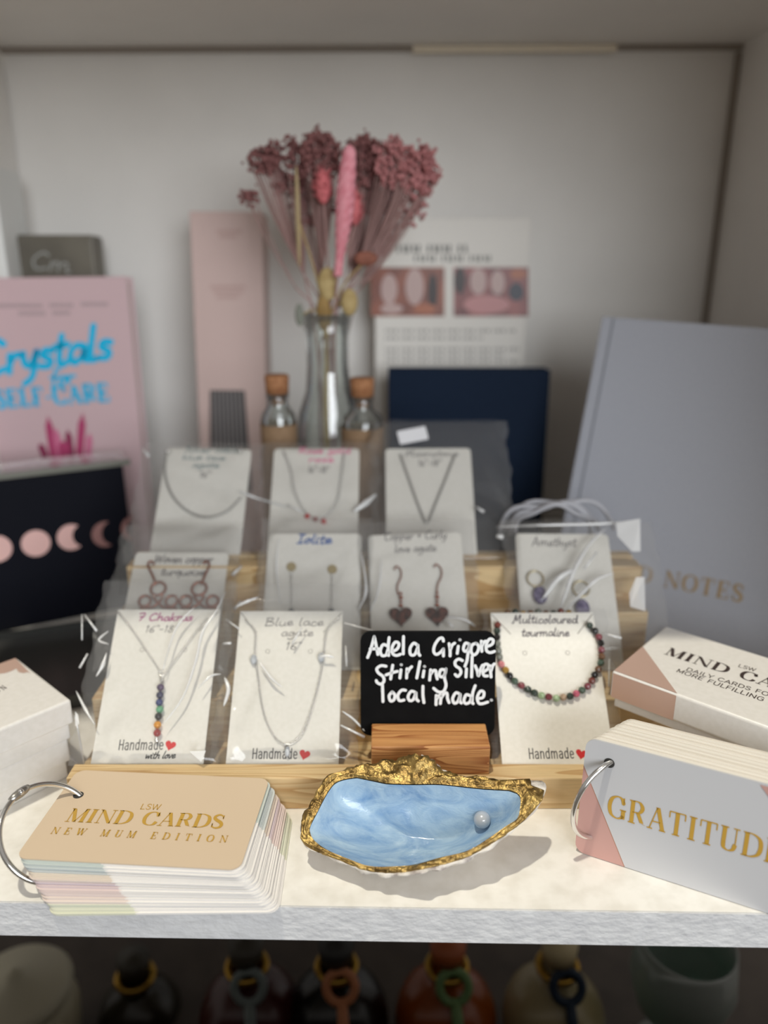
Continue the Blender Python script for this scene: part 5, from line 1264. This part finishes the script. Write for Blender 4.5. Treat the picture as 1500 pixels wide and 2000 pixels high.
def cork_bottle(px, py, y, r, label):
    top = on_y(px, py, y); x = top.x; zt = top.z
    root = thing('corked_bottle', Vector((x, y, 0)), label, 'bottle', 'corked bottles beside the vase')
    prof = [(0.001, 0.0006), (r-0.002, 0.0006), (r, 0.003), (r, zt-0.034), (r*0.92, zt-0.029), (0.0085, zt-0.024), (0.0075, zt-0.020), (0.0092, zt-0.014), (0.0078, zt-0.0135), (0.006, zt-0.020), (0.007, zt-0.025), (r-0.003, zt-0.031), (r-0.002, 0.004), (0.001, 0.0035)]
    MB().lathe(prof, 32).build('glass_body', GLASS, root)
    MB().lathe([(0.001, zt-0.022), (0.0058, zt-0.022), (0.0062, zt-0.014), (0.0085, zt-0.0135), (0.0092, zt-0.001), (0.0085, zt), (0.001, zt)], 24).build('cork', nmat('cork', s2l(150, 100, 66), s2l(172, 122, 84), 300, 3, .8), root)
    MB().lathe([(r+0.0003, 0.04), (r+0.0003, zt-0.036)], 32).build('kraft_label', nmat('kraft_paper', s2l(140, 112, 84), s2l(150, 122, 94), 300, 2, .8), root)
cork_bottle(540, 732, 0.572, 0.0135, 'small corked bottle with a kraft label between the incense carton and vase')
cork_bottle(707, 738, 0.572, 0.0160, 'small corked bottle with a kraft label between the vase and navy book')

# ------------------------------------------------------------------ dim bottles on the shelf below
BRASS = mat('brass_collar', s2l(190, 150, 70), 0.3, 1.0)
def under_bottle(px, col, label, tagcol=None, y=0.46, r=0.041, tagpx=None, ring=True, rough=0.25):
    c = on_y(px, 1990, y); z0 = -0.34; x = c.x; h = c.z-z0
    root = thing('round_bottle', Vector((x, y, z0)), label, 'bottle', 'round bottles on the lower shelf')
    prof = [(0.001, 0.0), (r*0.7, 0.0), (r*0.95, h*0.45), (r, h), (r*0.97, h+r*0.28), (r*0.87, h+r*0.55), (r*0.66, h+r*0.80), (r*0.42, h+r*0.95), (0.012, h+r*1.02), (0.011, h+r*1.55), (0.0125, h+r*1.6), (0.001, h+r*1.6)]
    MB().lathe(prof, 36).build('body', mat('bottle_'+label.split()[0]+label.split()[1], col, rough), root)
    if ring:
        MB().torus((0, 0, h+r*1.35), 0.0145, 0.0032, seg=32).build('collar', BRASS, root)
    MB().lathe([(0.001, h+r*1.6), (0.013, h+r*1.6), (0.014, h+r*1.95), (0.001, h+r*2.0)], 24).build('stopper', mat('stopper_'+label.split()[0], tuple(min(1, k*1.3+.02) for k in col), .5), root)
    if tagcol:
        m = mat('ribbon_'+label.split()[0], tagcol, .6); zz = h+r*1.3
        MB().torus((0.004, -0.0165, zz), 0.011, 0.0035, Matrix.Rotation(rad(60), 3, 'X'), 22).build('ribbon_loop', m, root)
        MB().tube([Vector((0.005, -0.022, zz-0.008)), Vector((0.007, -0.034, zz-0.026)), Vector((0.007, -0.041, zz-0.05))], [0.004, 0.0045, 0.003], 8).build('ribbon_tail', m, root)
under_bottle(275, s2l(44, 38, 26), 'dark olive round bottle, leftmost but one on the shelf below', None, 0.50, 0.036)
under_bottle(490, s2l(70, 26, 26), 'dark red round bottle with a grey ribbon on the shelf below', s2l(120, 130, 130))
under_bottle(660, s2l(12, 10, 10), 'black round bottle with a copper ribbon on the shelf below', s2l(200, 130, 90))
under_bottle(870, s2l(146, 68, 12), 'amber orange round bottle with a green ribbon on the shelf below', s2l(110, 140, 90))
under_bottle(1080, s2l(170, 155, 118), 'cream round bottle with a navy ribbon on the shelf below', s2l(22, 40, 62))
c = on_y(38, 1955, 0.46)
root = thing('cream_jar', Vector((c.x, 0.46, -0.34)), 'cream rounded jar at the left end of the lower shelf', 'jar')
MB().lathe([(0.001, 0), (0.034, 0), (0.042, 0.02), (0.044, 0.045), (0.038, 0.066), (0.001, 0.066)], 36).build('body', mat('cream_ceramic', s2l(200, 192, 165), .4), root)
MB().lathe([(0.001, 0.0665), (0.040, 0.0665), (0.042, 0.072), (0.036, 0.079), (0.008, 0.084), (0.006, 0.09), (0.001, 0.092)], 36).build('lid', mat('cream_lid', s2l(214, 208, 185), .4), root)
c = on_y(1325, 1960, 0.46)
root = thing('green_glass_goblet', Vector((c.x, 0.46, -0.34)), 'dark green glass goblet at the right of the lower shelf', 'goblet')
gg = film('green_glass', 0.06, 0.06, 0.25, 0.7, (0.30, 0.52, 0.42))
MB().lathe([(0.001, 0.0005), (0.03, 0.0005), (0.03, 0.004), (0.006, 0.008), (0.005, 0.03), (0.012, 0.038), (0.033, 0.058), (0.040, 0.085), (0.036, 0.12), (0.0345, 0.12), (0.038, 0.085), (0.031, 0.06), (0.001, 0.042)], 36).build('glass_body', gg, root)
